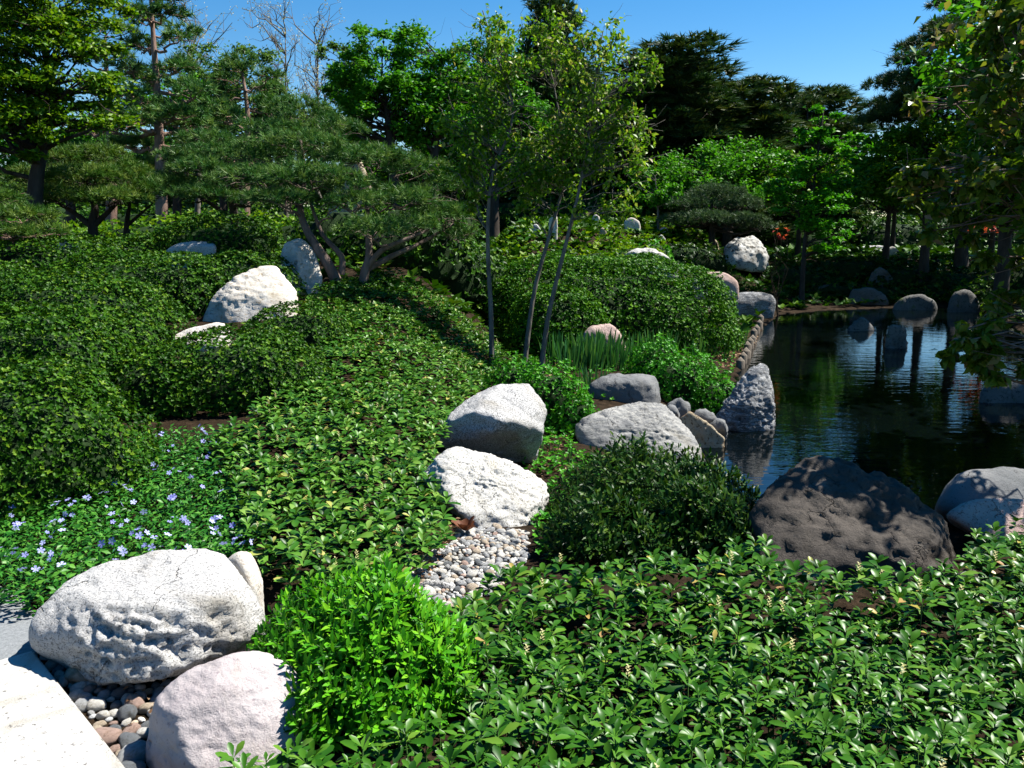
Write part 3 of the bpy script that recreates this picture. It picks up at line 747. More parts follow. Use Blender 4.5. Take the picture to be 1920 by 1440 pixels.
# ------------------------------------------------------------------ clipped mounds
def mound(name, label, blobs, size, dens, mat, cat='shrub', group=None, ros=ROS, lump=0.10, core=0.76, sink=0.12, jit=0.055):
    """blobs: (x, y, rx, ry, height); whorls of small leaves over the clipped surface, twigs and a solid core inside, coloured as dark as the shade there"""
    x0, y0 = blobs[0][:2]
    t = thing(name, (x0, y0, hz(x0, y0)), label, cat, group)
    a, tw, co = Acc(), Acc(), Acc()
    zb = [hz(b[0], b[1]) - sink for b in blobs]
    def radial(d, b, k):
        f = np.array([noise.fractal(Vector(q) * 2.6 + Vector((b[0] * 3, b[1] * 3, k)), 1, 2, 3) for q in d])
        return 1 + lump * f
    for k, b in enumerate(blobs):
        H = b[4] + sink
        area = 2 * math.pi * ((b[2] * b[3]) ** 1.6 / 3 + (b[2] * H) ** 1.6 / 3 + (b[3] * H) ** 1.6 / 3) ** (1 / 1.6)
        n = int(area * dens)
        d = rdir(n * 2); d[:, 2] = np.abs(d[:, 2])
        keep = rng.random(len(d)) < np.clip(np.sqrt((d[:, 0] / b[2]) ** 2 + (d[:, 1] / b[3]) ** 2 + (d[:, 2] / H) ** 2) * min(b[2], b[3], H), .3, 1)
        d = d[keep][:n]
        d = d[(d[:, 1] < .25) | (d[:, 2] > .8) | (rng.random(len(d)) < .3)]
        e = np.sign(d) * np.abs(d) ** 0.82
        e = e / (np.abs(e) ** 2.5).sum(1, keepdims=True) ** (1 / 2.5)        # squarish clipped dome
        r = radial(d, b, k) * (1 - np.abs(rng.normal(0, jit, len(d))) * .8)
        pos = np.c_[b[0] + e[:, 0] * b[2] * r, b[1] + e[:, 1] * b[3] * r, zb[k] + e[:, 2] * H * r]
        ok = np.ones(len(pos), bool)
        for m_, c in enumerate(blobs):
            if m_ != k:
                q = (np.abs(np.c_[(pos[:, 0] - c[0]) / c[2], (pos[:, 1] - c[1]) / c[3], (pos[:, 2] - zb[m_]) / (c[4] + sink)]) ** 2.3).sum(1)
                ok &= q > .72
        ok &= pos[:, 2] > h(pos[:, 0], pos[:, 1]) + .01
        pos, d = pos[ok], d[ok]
        nrm = unit(np.c_[d[:, 0] / b[2], d[:, 1] / b[3], d[:, 2] / H] * min(b[2], H))
        ax = unit(nrm + rng.normal(0, .45, pos.shape) + [0, 0, .35])
        sel = rng.integers(0, len(ros), len(pos))
        for q in range(len(ros)):
            s_ = sel == q
            scatter(a, ros[q], pos[s_], ax[s_], rdir(s_.sum()), size * rng.uniform(.7, 1.25, s_.sum()))
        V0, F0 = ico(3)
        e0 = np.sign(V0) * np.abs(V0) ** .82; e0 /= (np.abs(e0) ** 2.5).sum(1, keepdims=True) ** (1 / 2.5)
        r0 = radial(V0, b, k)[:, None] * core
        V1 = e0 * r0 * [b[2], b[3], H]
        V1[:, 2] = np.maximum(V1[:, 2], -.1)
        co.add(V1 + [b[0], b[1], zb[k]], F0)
        for _ in range(14):
            an = random.uniform(0, 6.28); el = random.uniform(.15, 1.3)
            q = np.array([math.cos(an) * math.cos(el) * b[2], math.sin(an) * math.cos(el) * b[3], math.sin(el) * H]) * .86
            limb(tw, [b[0] + q[0] * .12, b[1] + q[1] * .12, zb[k]], [b[0] + q[0], b[1] + q[1], zb[k] + q[2]], .012, .003, .05, n=4, sides=4)
    tag(a.build('foliage', M[mat], t), kind='stuff')
    tw.build('branches', M['twig'], t)
    co.build('shade_core', M['inner'], t, smooth=True)  # closed solid behind the leaves, painted dark to stand for the shade inside
    return t
def at(u, D):                                          # ground place under pixel column u at forward distance D
    return (u - 960) / F * D, D
hedge_g = 'clipped azaleas on the slope'
HL = [('broad clipped azalea mound spreading above the periwinkle', [(-3.3, 5.35, 1.0, .78, .78), (-4.3, 5.0, .9, .75, .7)], 0.0248),
      ('clipped azalea below the bleached rock with a black gap beneath', [(-2.42, 7.35, .86, .72, .56), (-2.95, 7.05, .7, .5, .45), (-2.25, 8.85, .6, .5, .45)], 0.0265),
      ('clipped azalea filling the hollow behind the periwinkle mound', [(-4.0, 6.95, .95, .75, .84), (-5.1, 7.2, .95, .8, .86)], 0.0282),
      ('wide clipped azalea around the foot of the tall white boulder', [(-4.65, 9.0, 1.2, .9, .78), (-4.0, 8.5, .6, .6, .45)], 0.0315),
      ('clipped azalea mound running down beside the leaning pink trunk', [(-6.4, 9.7, 1.2, 1.0, .82), (-6.1, 8.1, 1.0, .75, .8)], 0.0331),
      ('clipped azalea around the flat white sunken rock', [(-4.7, 10.9, 1.4, 1.0, .68), (-3.6, 11.2, .9, .8, .62)], 0.0348),
      ('smooth clipped azalea dome highest on the slope', [(-4.6, 13.6, 1.15, 1.0, .82), (-5.6, 13.2, .8, .8, .6)], 0.0372),
      ('clipped azalea ridge below the small dark pines', [(-6.7, 12.2, 1.4, 1.0, .76), (-7.8, 11.2, 1.0, .9, .62)], 0.0372)]
for lab, bl, sz in HL:
    mound('clipped_azalea', lab, bl, sz, 1.15 / sz ** 2, 'hedge', 'shrub', hedge_g)
mound('clipped_hedge', 'large rounded bright clipped hedge behind the iris bed', [(1.65, 15.3, 2.4, 1.7, 1.5), (.7, 13.5, .85, .75, 1.05)], .042, 820, 'hedge2', 'hedge')
mound('clipped_hedge', 'small round bright clipped hedge on the far grassy bank', [(*at(1302, 22), .68, .6, .5)], .075, 240, 'lime2', 'hedge', ros=ROS4)
mound('green_shrub', 'feathery bright green shrub directly behind the angular granite boulder', [(.38, 8.35, .40, .42, .62), (.02, 8.9, .33, .35, .55), (.62, 8.0, .22, .25, .38)], .034, 1000, 'lime2', ros=ROS4, lump=.2, jit=.18)
mound('green_shrub', 'dense green shrub leaning over the pointed pond boulder', [(2.1, 10.6, .55, .5, .62), (2.5, 10.3, .33, .36, .45), (1.85, 11.0, .4, .4, .6)], .036, 1000, 'lime2', ros=ROS4, lump=.2, jit=.18)
mound('green_shrub', 'small low green shrub between veined boulder and granite boulder', [(.78, 7.9, .17, .18, .28)], .03, 1000, 'lime2', ros=ROS4, lump=.2, jit=.2)

# ------------------------------------------------------------------ foreground lime shrub: upright shoots with narrow leaves
NARROW2 = t_blade(0.16, 0.03, 0.18, (1.0, 0.7), (0.4, 0.75))
def shoots(name, label, cx, cy, rx, ry, H, n_shoot, leaf, mat, n_parts, cat='shrub', per=9, lump=.2, tmpl=NARROW):
    z0 = hz(cx, cy)
    t = thing(name, (cx, cy, z0), label, cat)
    pos, d, nr, sc = [], [], [], []
    st = Acc()
    for i in range(n_shoot):
        a = random.uniform(0, 6.283); r = math.sqrt(random.random())
        top = H * (1 - .75 * r ** 2.4) * (1 + lump * noise.noise(Vector((math.cos(a) * r * 2.5, math.sin(a) * r * 2.5, cx)))) * random.uniform(.72, 1.04)
        tip = np.array([cx + rx * r * math.cos(a), cy + ry * r * math.sin(a), z0 + top])
        ax = unit(np.array([math.cos(a) * r * 1.0, math.sin(a) * r * 1.0, 1.0]) + rng.normal(0, .22, 3))
        root = np.array([cx + rx * r * .35 * math.cos(a), cy + ry * r * .35 * math.sin(a), z0])
        tube(st, curve([root, (root + tip) / 2 + [0, 0, .03], tip - ax * .05, tip], 4), np.linspace(.0035, .0015, 4), 3)
        for k in range(per):
            an = k * 2.4 + random.uniform(-.3, .3); up = .95 - .75 * (k / per) + random.uniform(-.2, .2)
            side = unit(np.cross(ax, [math.cos(an), math.sin(an), .2]))
            dd = unit(ax * math.sin(up) + side * math.cos(up))
            pos.append(tip - ax * (.013 * k)); d.append(dd); nr.append(ax * math.cos(up) - side * math.sin(up) + rng.normal(0, .15, 3))
            sc.append(leaf * random.uniform(.7, 1.15) * (0.75 + .25 * min(1, k / 3)))
    foliage(t, name, tmpl, mat, np.array(pos), np.array(d), np.array(nr), np.array(sc), n_parts)
    st.build('stems', M['stem'], t)
    return t
shoots('lime_shrub', 'vivid lime green low shrub beside the smooth lavender boulder', -.56, 2.95, .45, .46, .45, 1000, .056, 'lime', 300)
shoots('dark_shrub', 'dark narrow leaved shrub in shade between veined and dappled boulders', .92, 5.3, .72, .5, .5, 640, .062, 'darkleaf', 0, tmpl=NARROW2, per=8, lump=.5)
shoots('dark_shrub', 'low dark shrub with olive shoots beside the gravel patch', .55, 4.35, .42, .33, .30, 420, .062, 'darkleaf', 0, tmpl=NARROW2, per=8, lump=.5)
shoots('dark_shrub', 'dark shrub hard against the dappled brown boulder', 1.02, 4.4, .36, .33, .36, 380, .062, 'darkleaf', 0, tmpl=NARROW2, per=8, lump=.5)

# ------------------------------------------------------------------ pachysandra
ROCKS = [(o, np.array(o.bound_box)) for o in C.objects if o.get('category') in ('boulder', 'rock')]
def rock_hit(x, y, grow=0.0):
    hit = np.zeros(len(x), bool)
    for o, bb in ROCKS:
        lo, hi = bb.min(0) + np.array(o.location), bb.max(0) + np.array(o.location)
        c, r = (lo + hi) / 2, (hi - lo) / 2 * .82 + grow
        hit |= ((x - c[0]) / r[0]) ** 2 + ((y - c[1]) / r[1]) ** 2 < 1
    return hit
def bed_points(poly, lift, box, spacing):
    """jittered places whose plant tops fall inside the outline of the bed"""
    xs = np.arange(box[0], box[1], spacing); ys = np.arange(box[2], box[3], spacing * .9)
    X, Y = np.meshgrid(xs, ys); X = X + (np.arange(len(ys)) % 2)[:, None] * spacing / 2
    X = X.ravel() + rng.normal(0, spacing * .2, X.size); Y = Y.ravel() + rng.normal(0, spacing * .2, Y.size)
    Z = h(X, Y)
    u, v, D = proj(np.c_[X, Y, Z + lift])
    ok = in_poly(poly, u, v) & ~rock_hit(X, Y, -.02)
    return np.c_[X, Y, Z][ok]
FORE = [(850, 1120), (905, 1075), (1000, 1050), (1110, 1060), (1300, 1040), (1410, 1000), (1480, 1050), (1700, 1070), (1795, 1050), (1830, 1000), (1920, 985), (2300, 985), (2500, 1800), (300, 1800), (430, 1395), (600, 1390), (860, 1330)]
MID = [(400, 815), (470, 765), (560, 700), (600, 640), (565, 570), (600, 530), (720, 505), (860, 515), (930, 570), (945, 690), (870, 745), (830, 830), (810, 885), (850, 960), (860, 1000), (800, 1030), (770, 1070), (600, 1080), (520, 1075), (475, 1010), (425, 900)]
PTS = [t_pachy(k) for k in range(5)]
LOWP = [t_blade(.24, .06, .3, (.55, 1.0, .75), (.3, .62, .86)), t_blade(.22, .08, .15, (.5, 1.0, .8), (.3, .6, .85))]
LOWQ = t_blade(.24, .07, .25, (.9, .85), (.45, .8))
def sprig(x, y, z, hgt, size):
    """leaves of one plant: an upper whorl and a wider one below"""
    tip = np.array([x + random.gauss(0, .012), y + random.gauss(0, .012), z + hgt])
    lean = rng.normal(0, .16, 2)
    out = []
    ph = random.uniform(0, 6.28)
    for lev, (n_, el, s, dz) in enumerate([(random.choice([4, 5, 6]), .75, .72, 0), (random.choice([5, 6, 7]), .22, 1.0, -.025), (3, -.1, .9, -.07)]):
        for k in range(n_):
            a = ph + lev * .5 + 2 * math.pi * k / n_ + random.uniform(-.3, .3); e = el + random.uniform(-.25, .25)
            d = np.array([math.cos(a) * math.cos(e) + lean[0] * .5, math.sin(a) * math.cos(e) + lean[1] * .5, math.sin(e)])
            nn = np.array([-math.cos(a) * math.sin(e) + lean[0], -math.sin(a) * math.sin(e) + lean[1], math.cos(e)]) + rng.normal(0, .15, 3)
            out.append((tip + [0, 0, dz], d, nn, size * s * random.uniform(.8, 1.15)))
    return tip, out
def flower_spike(acc, tip):
    for k in range(16):
        zz = k * .0028
        d = unit(np.array([math.cos(k * 2.4), math.sin(k * 2.4), .5]))
        scatter(acc, t_quad(.3), (tip + [0, 0, zz + .01])[None], d[None], np.array([[0, 0, 1.]]), .013)
PLACES = [(-.56, 2.95, .45, 'touching the lime shrub'), (-.95, 2.65, .25, 'before the lavender boulder'), (1.65, 4.2, .75, 'at the dark dappled boulder'), (.6, 4.35, .45, 'before the dark narrow leaved shrub'), (-.15, 4.0, .35, 'at the gravel edge'), (2.4, 4.6, .5, 'at the pink brown rock')]
def bed(name, label, pts, hgt, size, mat, n_thing, lab_plant, group):
    u, v, D = proj(pts + [0, 0, hgt])
    vis = (u > -40) & (u < 1960) & (v > 0) & (v < 1500)
    order = np.argsort(np.where(vis, D, 1e9))
    single = set(order[:n_thing].tolist())
    a, st, fl = Acc(), Acc(), Acc()
    far = D > 3.5
    for i, (x, y, z) in enumerate(pts):
        hh = hgt * random.uniform(.68, 1.22) * (1 + .3 * noise.noise(Vector((x * 1.3, y * 1.3, 3.1))))
        tip, lv = sprig(x, y, z, hh, size * random.choice([.7, .9, 1, 1, 1.1, 1.2]))
        if i in single:
            spike = random.random() < .03
            near = min(PLACES, key=lambda q: math.hypot(x - q[0], y - q[1]) - q[2])
            t = thing('pachysandra_plant', (x, y, z), lab_plant + (' with a cream flower spike ' if spike else ' without flowers ') + (near[3] if math.hypot(x - near[0], y - near[1]) - near[2] < .16 else 'in the open middle of the carpet'), 'plant', group)
            s_ = Acc(); tube(s_, [(x, y, z), tuple(tip)], [.0028, .002], 4); s_.build('stem', M['stem'], t)
            for (p, d, nn, s) in lv:
                q = random.randrange(5); leaf_obj('pachy%d' % q, PTS[q], mat, p, d, nn, s, t, random.random())
            if spike:
                f_ = Acc(); flower_spike(f_, tip); f_.build('flower_spike', M['cream'], t)
            continue
        L = lv if not far[i] else lv[:-3]
        tm = QL if D[i] > 9 else LOWQ if D[i] > 6.5 else LOWP[random.randrange(2)] if far[i] else PTS[random.randrange(5)]
        scatter(a, tm, np.array([l[0] for l in L]), np.array([l[1] for l in L]), np.array([l[2] for l in L]), np.array([l[3] for l in L]))
        if not far[i]: tube(st, [(x, y, z), tuple(tip)], [.0028, .002], 3)
        if random.random() < .05: flower_spike(fl, tip)
    t = thing(name, (pts[:, 0].mean(), pts[:, 1].mean(), float(h(pts[:, 0].mean(), pts[:, 1].mean()))), label, 'ground cover')
    for acc, nm, mt in ((a, 'foliage', mat), (st, 'stems', 'stem'), (fl, 'flower_spikes', 'cream')):
        if acc.V: tag(acc.build(nm, M[mt], t), kind='stuff')
fp = bed_points(FORE, .19, (-1.3, 3.4, 1.7, 5.2), .083)
ok = ((fp[:, 0] + .56) / .40) ** 2 + ((fp[:, 1] - 2.95) / .42) ** 2 > 1
bed('pachysandra_bed', 'glossy dark pachysandra carpet between the lime shrub and the dark boulder', fp[ok], .18, .072, 'pachy', 300, 'glossy pachysandra plant', 'pachysandra plants around the lime shrub')
mp = bed_points(MID, .19, (-4, .4, 3.4, 12.5), .092)
bed('pachysandra_bed', 'lighter pachysandra carpet sloping down from the crooked pine to the gravel', mp, .18, .076, 'pachy2', 0, '', '')

# ------------------------------------------------------------------ periwinkle with blue flowers
VIN = [(-300, 985), (0, 945), (100, 935), (230, 895), (235, 760), (330, 725), (440, 745), (430, 795), (440, 900), (475, 1000), (500, 1060), (440, 1040), (250, 1050), (110, 1115), (45, 1125), (0, 1095), (-300, 1080)]
vp = bed_points(VIN, .12, (-3.2, -.8, 3.0, 6.0), .045)
t = thing('periwinkle_patch', (*vp[:, :2].mean(0), float(h(*vp[:, :2].mean(0)))), 'low periwinkle patch dotted with blue violet flowers behind the granite boulder', 'ground cover')
n = len(vp) * 9
k = rng.integers(0, len(vp), n)
pos = vp[k] + np.c_[rng.normal(0, .03, (n, 2)), rng.uniform(.02, .15, n)]
az = rng.uniform(0, 6.28, n)
d = np.c_[np.cos(az), np.sin(az), rng.uniform(-.1, .9, n)]
foliage(t, 'vinca', t_blade(.24, .06, .15, (1.0,), (.45,)), 'vinca', pos, d, np.c_[rng.normal(0, .4, (n, 2)), np.ones(n)], rng.uniform(.028, .048, n), 0)
petal = t_blade(.30, .03, .1, (.5, .9, 1.0), (.3, .6, .92))
FL = merge([place(petal, (0, 0, 0), (.25, math.cos(q * 1.2566), math.sin(q * 1.2566)), (1, 0, 0), 1) for q in range(5)])
flm = [mesh_np('flower', FL[0], FL[1], np.full(len(FL[1]), q / 3)) for q in range(4)]
for m_ in flm: m_.materials.append(M['petal'])
cl = vp[rng.choice(len(vp), 110, replace=False)]
for c in cl:
    for _ in range(random.choice([1, 1, 2, 2, 3])):
        o = bpy.data.objects.new('flower', random.choice(flm)); C.objects.link(o); o.parent = t
        q = c + np.r_[rng.normal(0, .03, 2), random.uniform(.14, .18)] - np.array(t.location)
        o.location = Vector(q)
        o.rotation_euler = Vector((random.gauss(0, .7), -.3 + random.gauss(0, .7), 1.0 + random.gauss(0, .5))).to_track_quat('X', 'Z').to_euler()
        o.scale = (random.uniform(.011, .022),) * 3

# ------------------------------------------------------------------ iris clumps
IB = t_blade(.028, .004, .05, (.9, 1, .9, .6), (.1, .4, .7, .88))
for i, (u, v, D, n, L) in enumerate([(1045, 700, 12.0, 40, .5), (1085, 690, 11.9, 55, .5), (1110, 700, 11.6, 60, .55), (1135, 690, 11.9, 60, .55), (1155, 700, 11.7, 40, .45), (1068, 705, 11.4, 30, .45), (1195, 690, 12.4, 40, .45), (1225, 680, 12.8, 40, .45), (1250, 670, 13.2, 30, .4),
                                    (1120, 748, 10.2, 22, .3), (1108, 732, 10.1, 18, .4), (1300, 655, 13.8, 22, .35), (1330, 650, 14.2, 24, .38), (1355, 640, 14.6, 24, .38), (1372, 625, 15.4, 22, .38), (1390, 612, 16.2, 20, .38), (1050, 862, 6.9, 10, .18), (1030, 850, 7.1, 8, .18)]):
    x, y = at(u, D)
    z = hz(x, y)
    a = Acc()
    an = rng.uniform(0, 6.28, n)
    r_ = .16 * np.sqrt(rng.random(n)) * (1 if n > 15 else .6)
    pos = np.c_[x + r_ * np.cos(an), y + r_ * np.sin(an), np.full(n, z - .02)]
    d = np.c_[np.cos(an) * r_ * 1.4 + rng.normal(0, .07, n), np.sin(an) * r_ * 1.4 + rng.normal(0, .07, n), np.ones(n)]
    scatter(a, IB, pos, d, rdir(n), L * rng.uniform(.65, 1.1, n))
    where = ('behind the flat grey rock' if i < 9 else 'beside the flat grey rock' if i < 11 else 'on the leaf strewn shore by the wooden posts' if i < 16 else 'sprouting in the soil beside the granite boulder')
    tag(a.build('iris_clump', M['iris'], origin=(x, y, z)), 'clump of upright sword shaped iris leaves ' + where, 'iris', 'iris clumps by the pond')

# ------------------------------------------------------------------ grass bank and leaf litter
def blades(name, label, poly, lift, box, spacing, L, mat, wd=.05, cat='grass'):
    pts = bed_points(poly, lift, box, spacing)
    n = len(pts); a = Acc()
    scatter(a, t_blade(wd, .01, .25, (1, .7), (.3, .7)), pts, np.c_[rng.normal(0, .35, (n, 2)), np.ones(n)], rdir(n), L * rng.uniform(.5, 1.2, n))
    tag(a.build(name, M[mat]), label, cat, kind='stuff')
blades('grass', 'short dark green grass on the far pond bank', [(1280, 528), (1310, 480), (1350, 478), (1440, 492), (1500, 520), (1540, 548), (1450, 560), (1350, 556)], .05, (3, 12, 16, 29), .07, .12, 'grass')
def cover(name, label, x0, x1, y0, y1, dens, size, mat, test):
    n = int((x1 - x0) * (y1 - y0) * dens)
    x, y = rng.uniform(x0, x1, n), rng.uniform(y0, y1, n)
    ok = test(x, y) & (poly_dist(POND, x, y) > .25) & ~rock_hit(x, y, 0)
    x, y = x[ok], y[ok]; n = len(x); a = Acc()
    for k in range(3):
        m = rng.integers(0, 3, n) == k
        scatter(a, ROS4[k], np.c_[x, y, h(x, y) + rng.uniform(.01, .14, n)][m], np.c_[rng.normal(0, .3, (n, 2)), np.ones(n)][m], rdir(m.sum()), size * rng.uniform(.6, 1.3, m.sum()))
    tag(a.build(name, M[mat]), label, 'ground cover', kind='stuff')
cover('ground_cover', 'dark leafy ground cover on the bank behind the pond', -2.5, 20, 15.2, 34, 20, .19, 'hedge', lambda x, y: x > -9)
cover('ground_cover', 'leafy ground cover on the slope under the pines', -14, -.5, 11.5, 24, 22, .17, 'hedge', lambda x, y: x < 0)
cover('ground_cover', 'rough grass and ground cover beyond the pond trees', 2, 40, 34, 62, 5, .4, 'hedge', lambda x, y: x > -90)
LIT = [(1330, 575), (1400, 560), (1450, 585), (1390, 690), (1360, 690), (1300, 650), (1250, 660), (1040, 700), (1090, 745), (1040, 870), (1090, 880), (1000, 890), (960, 880), (1030, 820), (1040, 740), (1010, 690), (1200, 640)]
lp = bed_points(LIT, .01, (0, 7, 5, 18), .085)
a = Acc(); n = len(lp)
scatter(a, t_blade(.3, .12, .2, (.8, 1, .6), (.25, .5, .8)), lp + [0, 0, .012], np.c_[rng.normal(size=(n, 2)), rng.normal(0, .15, n)], np.c_[rng.normal(0, .35, (n, 2)), np.ones(n)], rng.uniform(.03, .075, n))
tag(a.build('leaf_litter', M['litter']), 'dry brown leaf litter on the soil by the pond bank', 'leaves', kind='stuff')
def sprinkle(label, poly, box, spacing, size, mat):
    q = bed_points(poly, .03, box, spacing); n = len(q); a = Acc()
    for k in range(3):
        m = rng.integers(0, 3, n) == k
        scatter(a, ROS4[k], (q + np.c_[np.zeros((n, 2)), rng.uniform(.01, .07, n)])[m], np.c_[rng.normal(0, .35, (n, 2)), np.ones(n)][m], rdir(m.sum()), size * rng.uniform(.5, 1.3, m.sum()))
    tag(a.build('ground_cover', M[mat]), label, 'ground cover', kind='stuff')
sprinkle('small green seedlings in the soil between the granite and veined boulders', [(1000, 770), (1075, 800), (1085, 850), (1330, 880), (1330, 960), (1010, 1060), (990, 930), (1030, 900), (975, 875)], (-.2, 2.6, 4.2, 8.2), .05, .035, 'lime2')
sprinkle('low leafy cover under the thin trunked saplings', [(690, 470), (900, 470), (990, 560), (1010, 700), (930, 720), (915, 640), (850, 530)], (-3, .8, 8, 16), .075, .06, 'hedge')
sprinkle('low olive planting between the white rocks on the slope', [(930, 400), (1330, 400), (1330, 500), (930, 500)], (-.8, 9, 15, 29), .16, .14, 'maple_y')
sprinkle('low leafy cover around the iris clumps', [(960, 690), (1010, 650), (1100, 640), (1290, 630), (1370, 600), (1385, 690), (1350, 740), (1090, 750), (1040, 740)], (0, 5, 8, 18), .12, .05, 'lime2')
lp = np.concatenate([bed_points([(740, 1085), (800, 1020), (850, 980), (880, 970), (860, 1000), (800, 1090)], .01, (-1, .5, 3.5, 5.6), .03), bed_points([(230, 1300), (300, 1280), (420, 1220), (520, 1110), (560, 1140), (400, 1260), (280, 1420), (240, 1400)], .01, (-2, 0, 2, 4), .06)])
a = Acc(); n = len(lp)
scatter(a, t_blade(.25, .12, .2, (.8, 1, .6), (.25, .5, .8)), lp + [0, 0, .035], np.c_[rng.normal(size=(n, 2)), rng.normal(0, .25, n)], np.c_[rng.normal(0, .4, (n, 2)), np.ones(n)], rng.uniform(.015, .035, n))
tag(a.build('leaf_litter', M['litter']), 'scraps of dry brown leaf among the pebbles', 'leaves', kind='stuff')

# ------------------------------------------------------------------ trees
LF = t_blade(.27, .08, .25, (.8, 1.0, .5), (.28, .52, .8))
LFS = t_blade(.28, .08, .25, (1.0,), (.45,))
def m_of(D): return D / F                                # metres per photo pixel at that distance
def ell(c):                                              # (u, v, D, ru, rv) -> centre, radii
    u, v, D, ru, rv = c
    return P(u, v, D), np.array([ru * m_of(D), ru * m_of(D) * .9, rv * m_of(D)])
def broadleaf(name, label, trunk, crown, n_clump, per, leaf, mat, bark, r0, cat='tree', group=None, tmpl=QL, flat=.6, clump=.35, droop=0.0, n_parts=0, seed=1, shell=.45, limbs=True, base=None, lw=.42):
    """trunk: (u, v, D) points from the foot up; crown: ellipsoids filled with clumps of leaves, a limb to each clump"""
    rr = np.random.default_rng(seed)
    tp = np.array([P(*q) for q in trunk])
    if base is not None: tp = np.concatenate([[[base[0], base[1], hz(*base)]], tp])
    else:
        tp[0, 2] = hz(tp[0, 0], tp[0, 1]) - .05
    tp = curve(tp, 14)
    t = thing(name, tp[0], label, cat, group)
    wood = Acc()
    rad = r0 * (1 - .8 * np.linspace(0, 1, 14)); rad[0] *= 1.25
    tube(wood, tp, rad, 9)
    cs = [ell(c) for c in crown]
    vol = np.array([np.prod(r) ** (2 / 3) for _, r in cs]); vol = vol / vol.sum()
    pos, dr, nr = [], [], []
    for k in range(n_clump):
        c, r = cs[rr.choice(len(cs), p=vol)]
        d = unit(rr.normal(size=3))
        q = c + d * r * (shell + (1 - shell) * rr.random() ** .6) * rr.uniform(.85, 1.1)
        s = clump * float(np.mean(r)) * rr.uniform(.6, 1.25)
        if limbs:
            cand = np.where(tp[:, 2] < q[2] - .1 * np.linalg.norm(r))[0]
            i = int(cand[np.argmin(np.linalg.norm(tp[cand] - q, axis=1) + .6 * np.abs(q[2] - tp[cand, 2] - .35 * np.linalg.norm(tp[cand, :2] - q[:2], axis=1)))]) if len(cand) else max(1, len(tp) // 3)
            pts = limb(wood, tp[i], q, rad[i] * lw, .004 + r0 * .03, .05, .06, 5, 4)
            for _ in range(2 if trunk[0][2] < 20 else 1):
                j = rr.integers(2, 5)
                limb(wood, pts[j], q + rr.normal(size=3) * s * [1, 1, flat], rad[i] * lw * .3 + .002, .002, .06, 0, 4, 3)
        m = int(per * rr.uniform(.6, 1.4))
        g_ = rr.normal(size=(m, 3)); g_ = unit(g_) * (np.abs(rr.normal(0, .55, (m, 1))) + .15)
        pos.append(q + g_ * s * [1, 1, flat])
        dr.append(unit(rr.normal(size=(m, 3)) * [1, 1, .5] + [0, 0, -droop]))
        nr.append(unit(rr.normal(size=(m, 3)) * .7 + [0, 0, .8] + g_ * .5))
    pos, dr, nr = np.concatenate(pos), np.concatenate(dr), np.concatenate(nr)
    wood.build('trunk', M[bark], t, smooth=True)
    foliage(t, name, tmpl, mat, pos, dr, nr, leaf * rr.uniform(.65, 1.2, len(pos)), n_parts, 'crown', rest=LFS if n_parts else None)
    return t
def pine(name, label, trunk, pads, dens, needle, mat, bark, r0, tufts=TUFT, group=None, seed=1, forks=(), sub=5, base=None, cat='pine tree'):
    """flat pads of needle tufts carried on crooked limbs"""
    rr = np.random.default_rng(seed)
    tp = np.array([P(*q) for q in trunk]); tp[0, 2] = hz(tp[0, 0], tp[0, 1]) - .05
    if base is not None: tp = np.concatenate([[[base[0], base[1], hz(*base) - .05]], tp])
    tp = curve(tp, 18)
    t = thing(name, tp[0], label, cat, group)
    wood, fo = Acc(), Acc()
    rad = r0 * (1 - .78 * np.linspace(0, 1, 18)); rad[0] *= 1.2
    tube(wood, tp, rad, 10)
    nodes = [(tp[i], rad[i]) for i in range(4, 18)]
    for fk in forks:
        fp_ = curve([P(*q) for q in fk], 10); fr = np.linspace(r0 * .62, r0 * .22, 10)
        tube(wood, fp_, fr, 8); nodes += [(fp_[i], fr[i]) for i in range(3, 10)]
    for pd in pads:
        c, r = ell(pd)
        best = min(range(len(nodes)), key=lambda i: np.linalg.norm(nodes[i][0] - c) + 1.2 * max(0, nodes[i][0][2] - c[2] + .05))
        p0, rd = nodes[best]
        foot = c - [0, 0, r[2] * .75]
        pts = limb(wood, p0, foot, rd * .6, rd * .25, .07, -.05, 7, 6)
        for k in range(sub):
            a = 2 * math.pi * k / sub + rr.uniform(-.4, .4)
            e = foot + np.array([math.cos(a) * r[0] * .75, math.sin(a) * r[1] * .75, r[2] * rr.uniform(.3, 1.0)])
            b = limb(wood, pts[rr.integers(4, 7)], e, rd * .22 + .004, .004, .09, .05, 5, 4)
            for _ in range(2):
                limb(wood, b[rr.integers(2, 4)], e + rr.normal(size=3) * r * .3, rd * .08 + .003, .003, .06, .05, 4, 4)
        n = int(max(30, dens * math.pi * r[0] * r[1] * 1.35))
        an = rr.uniform(0, 6.28, n); q = np.sqrt(rr.random(n))
        wv = 1 + .28 * np.sin(an * 3 + rr.uniform(0, 6)) * q
        top = np.sqrt(np.clip(1 - q ** 2, 0, 1))
        lay = rr.random(n) ** 1.8
        pos = c + np.c_[np.cos(an) * q * r[0] * wv, np.sin(an) * q * r[1] * wv, (top * (1 - 1.3 * lay)) * r[2] + rr.normal(0, .12, n) * r[2]]
        ax = unit(np.c_[np.cos(an) * q, np.sin(an) * q, .75 - .35 * lay] + rr.normal(0, .28, (n, 3)))
        sel = rr.integers(0, len(tufts), n)
        for k in range(len(tufts)):
            m = sel == k
            scatter(fo, tufts[k], pos[m], ax[m], rdir(m.sum()), needle * rr.uniform(.75, 1.2, m.sum()))
    wood.build('trunk', M[bark], t, smooth=True)
    tag(fo.build('crown', M[mat], t), kind='stuff')
    return t
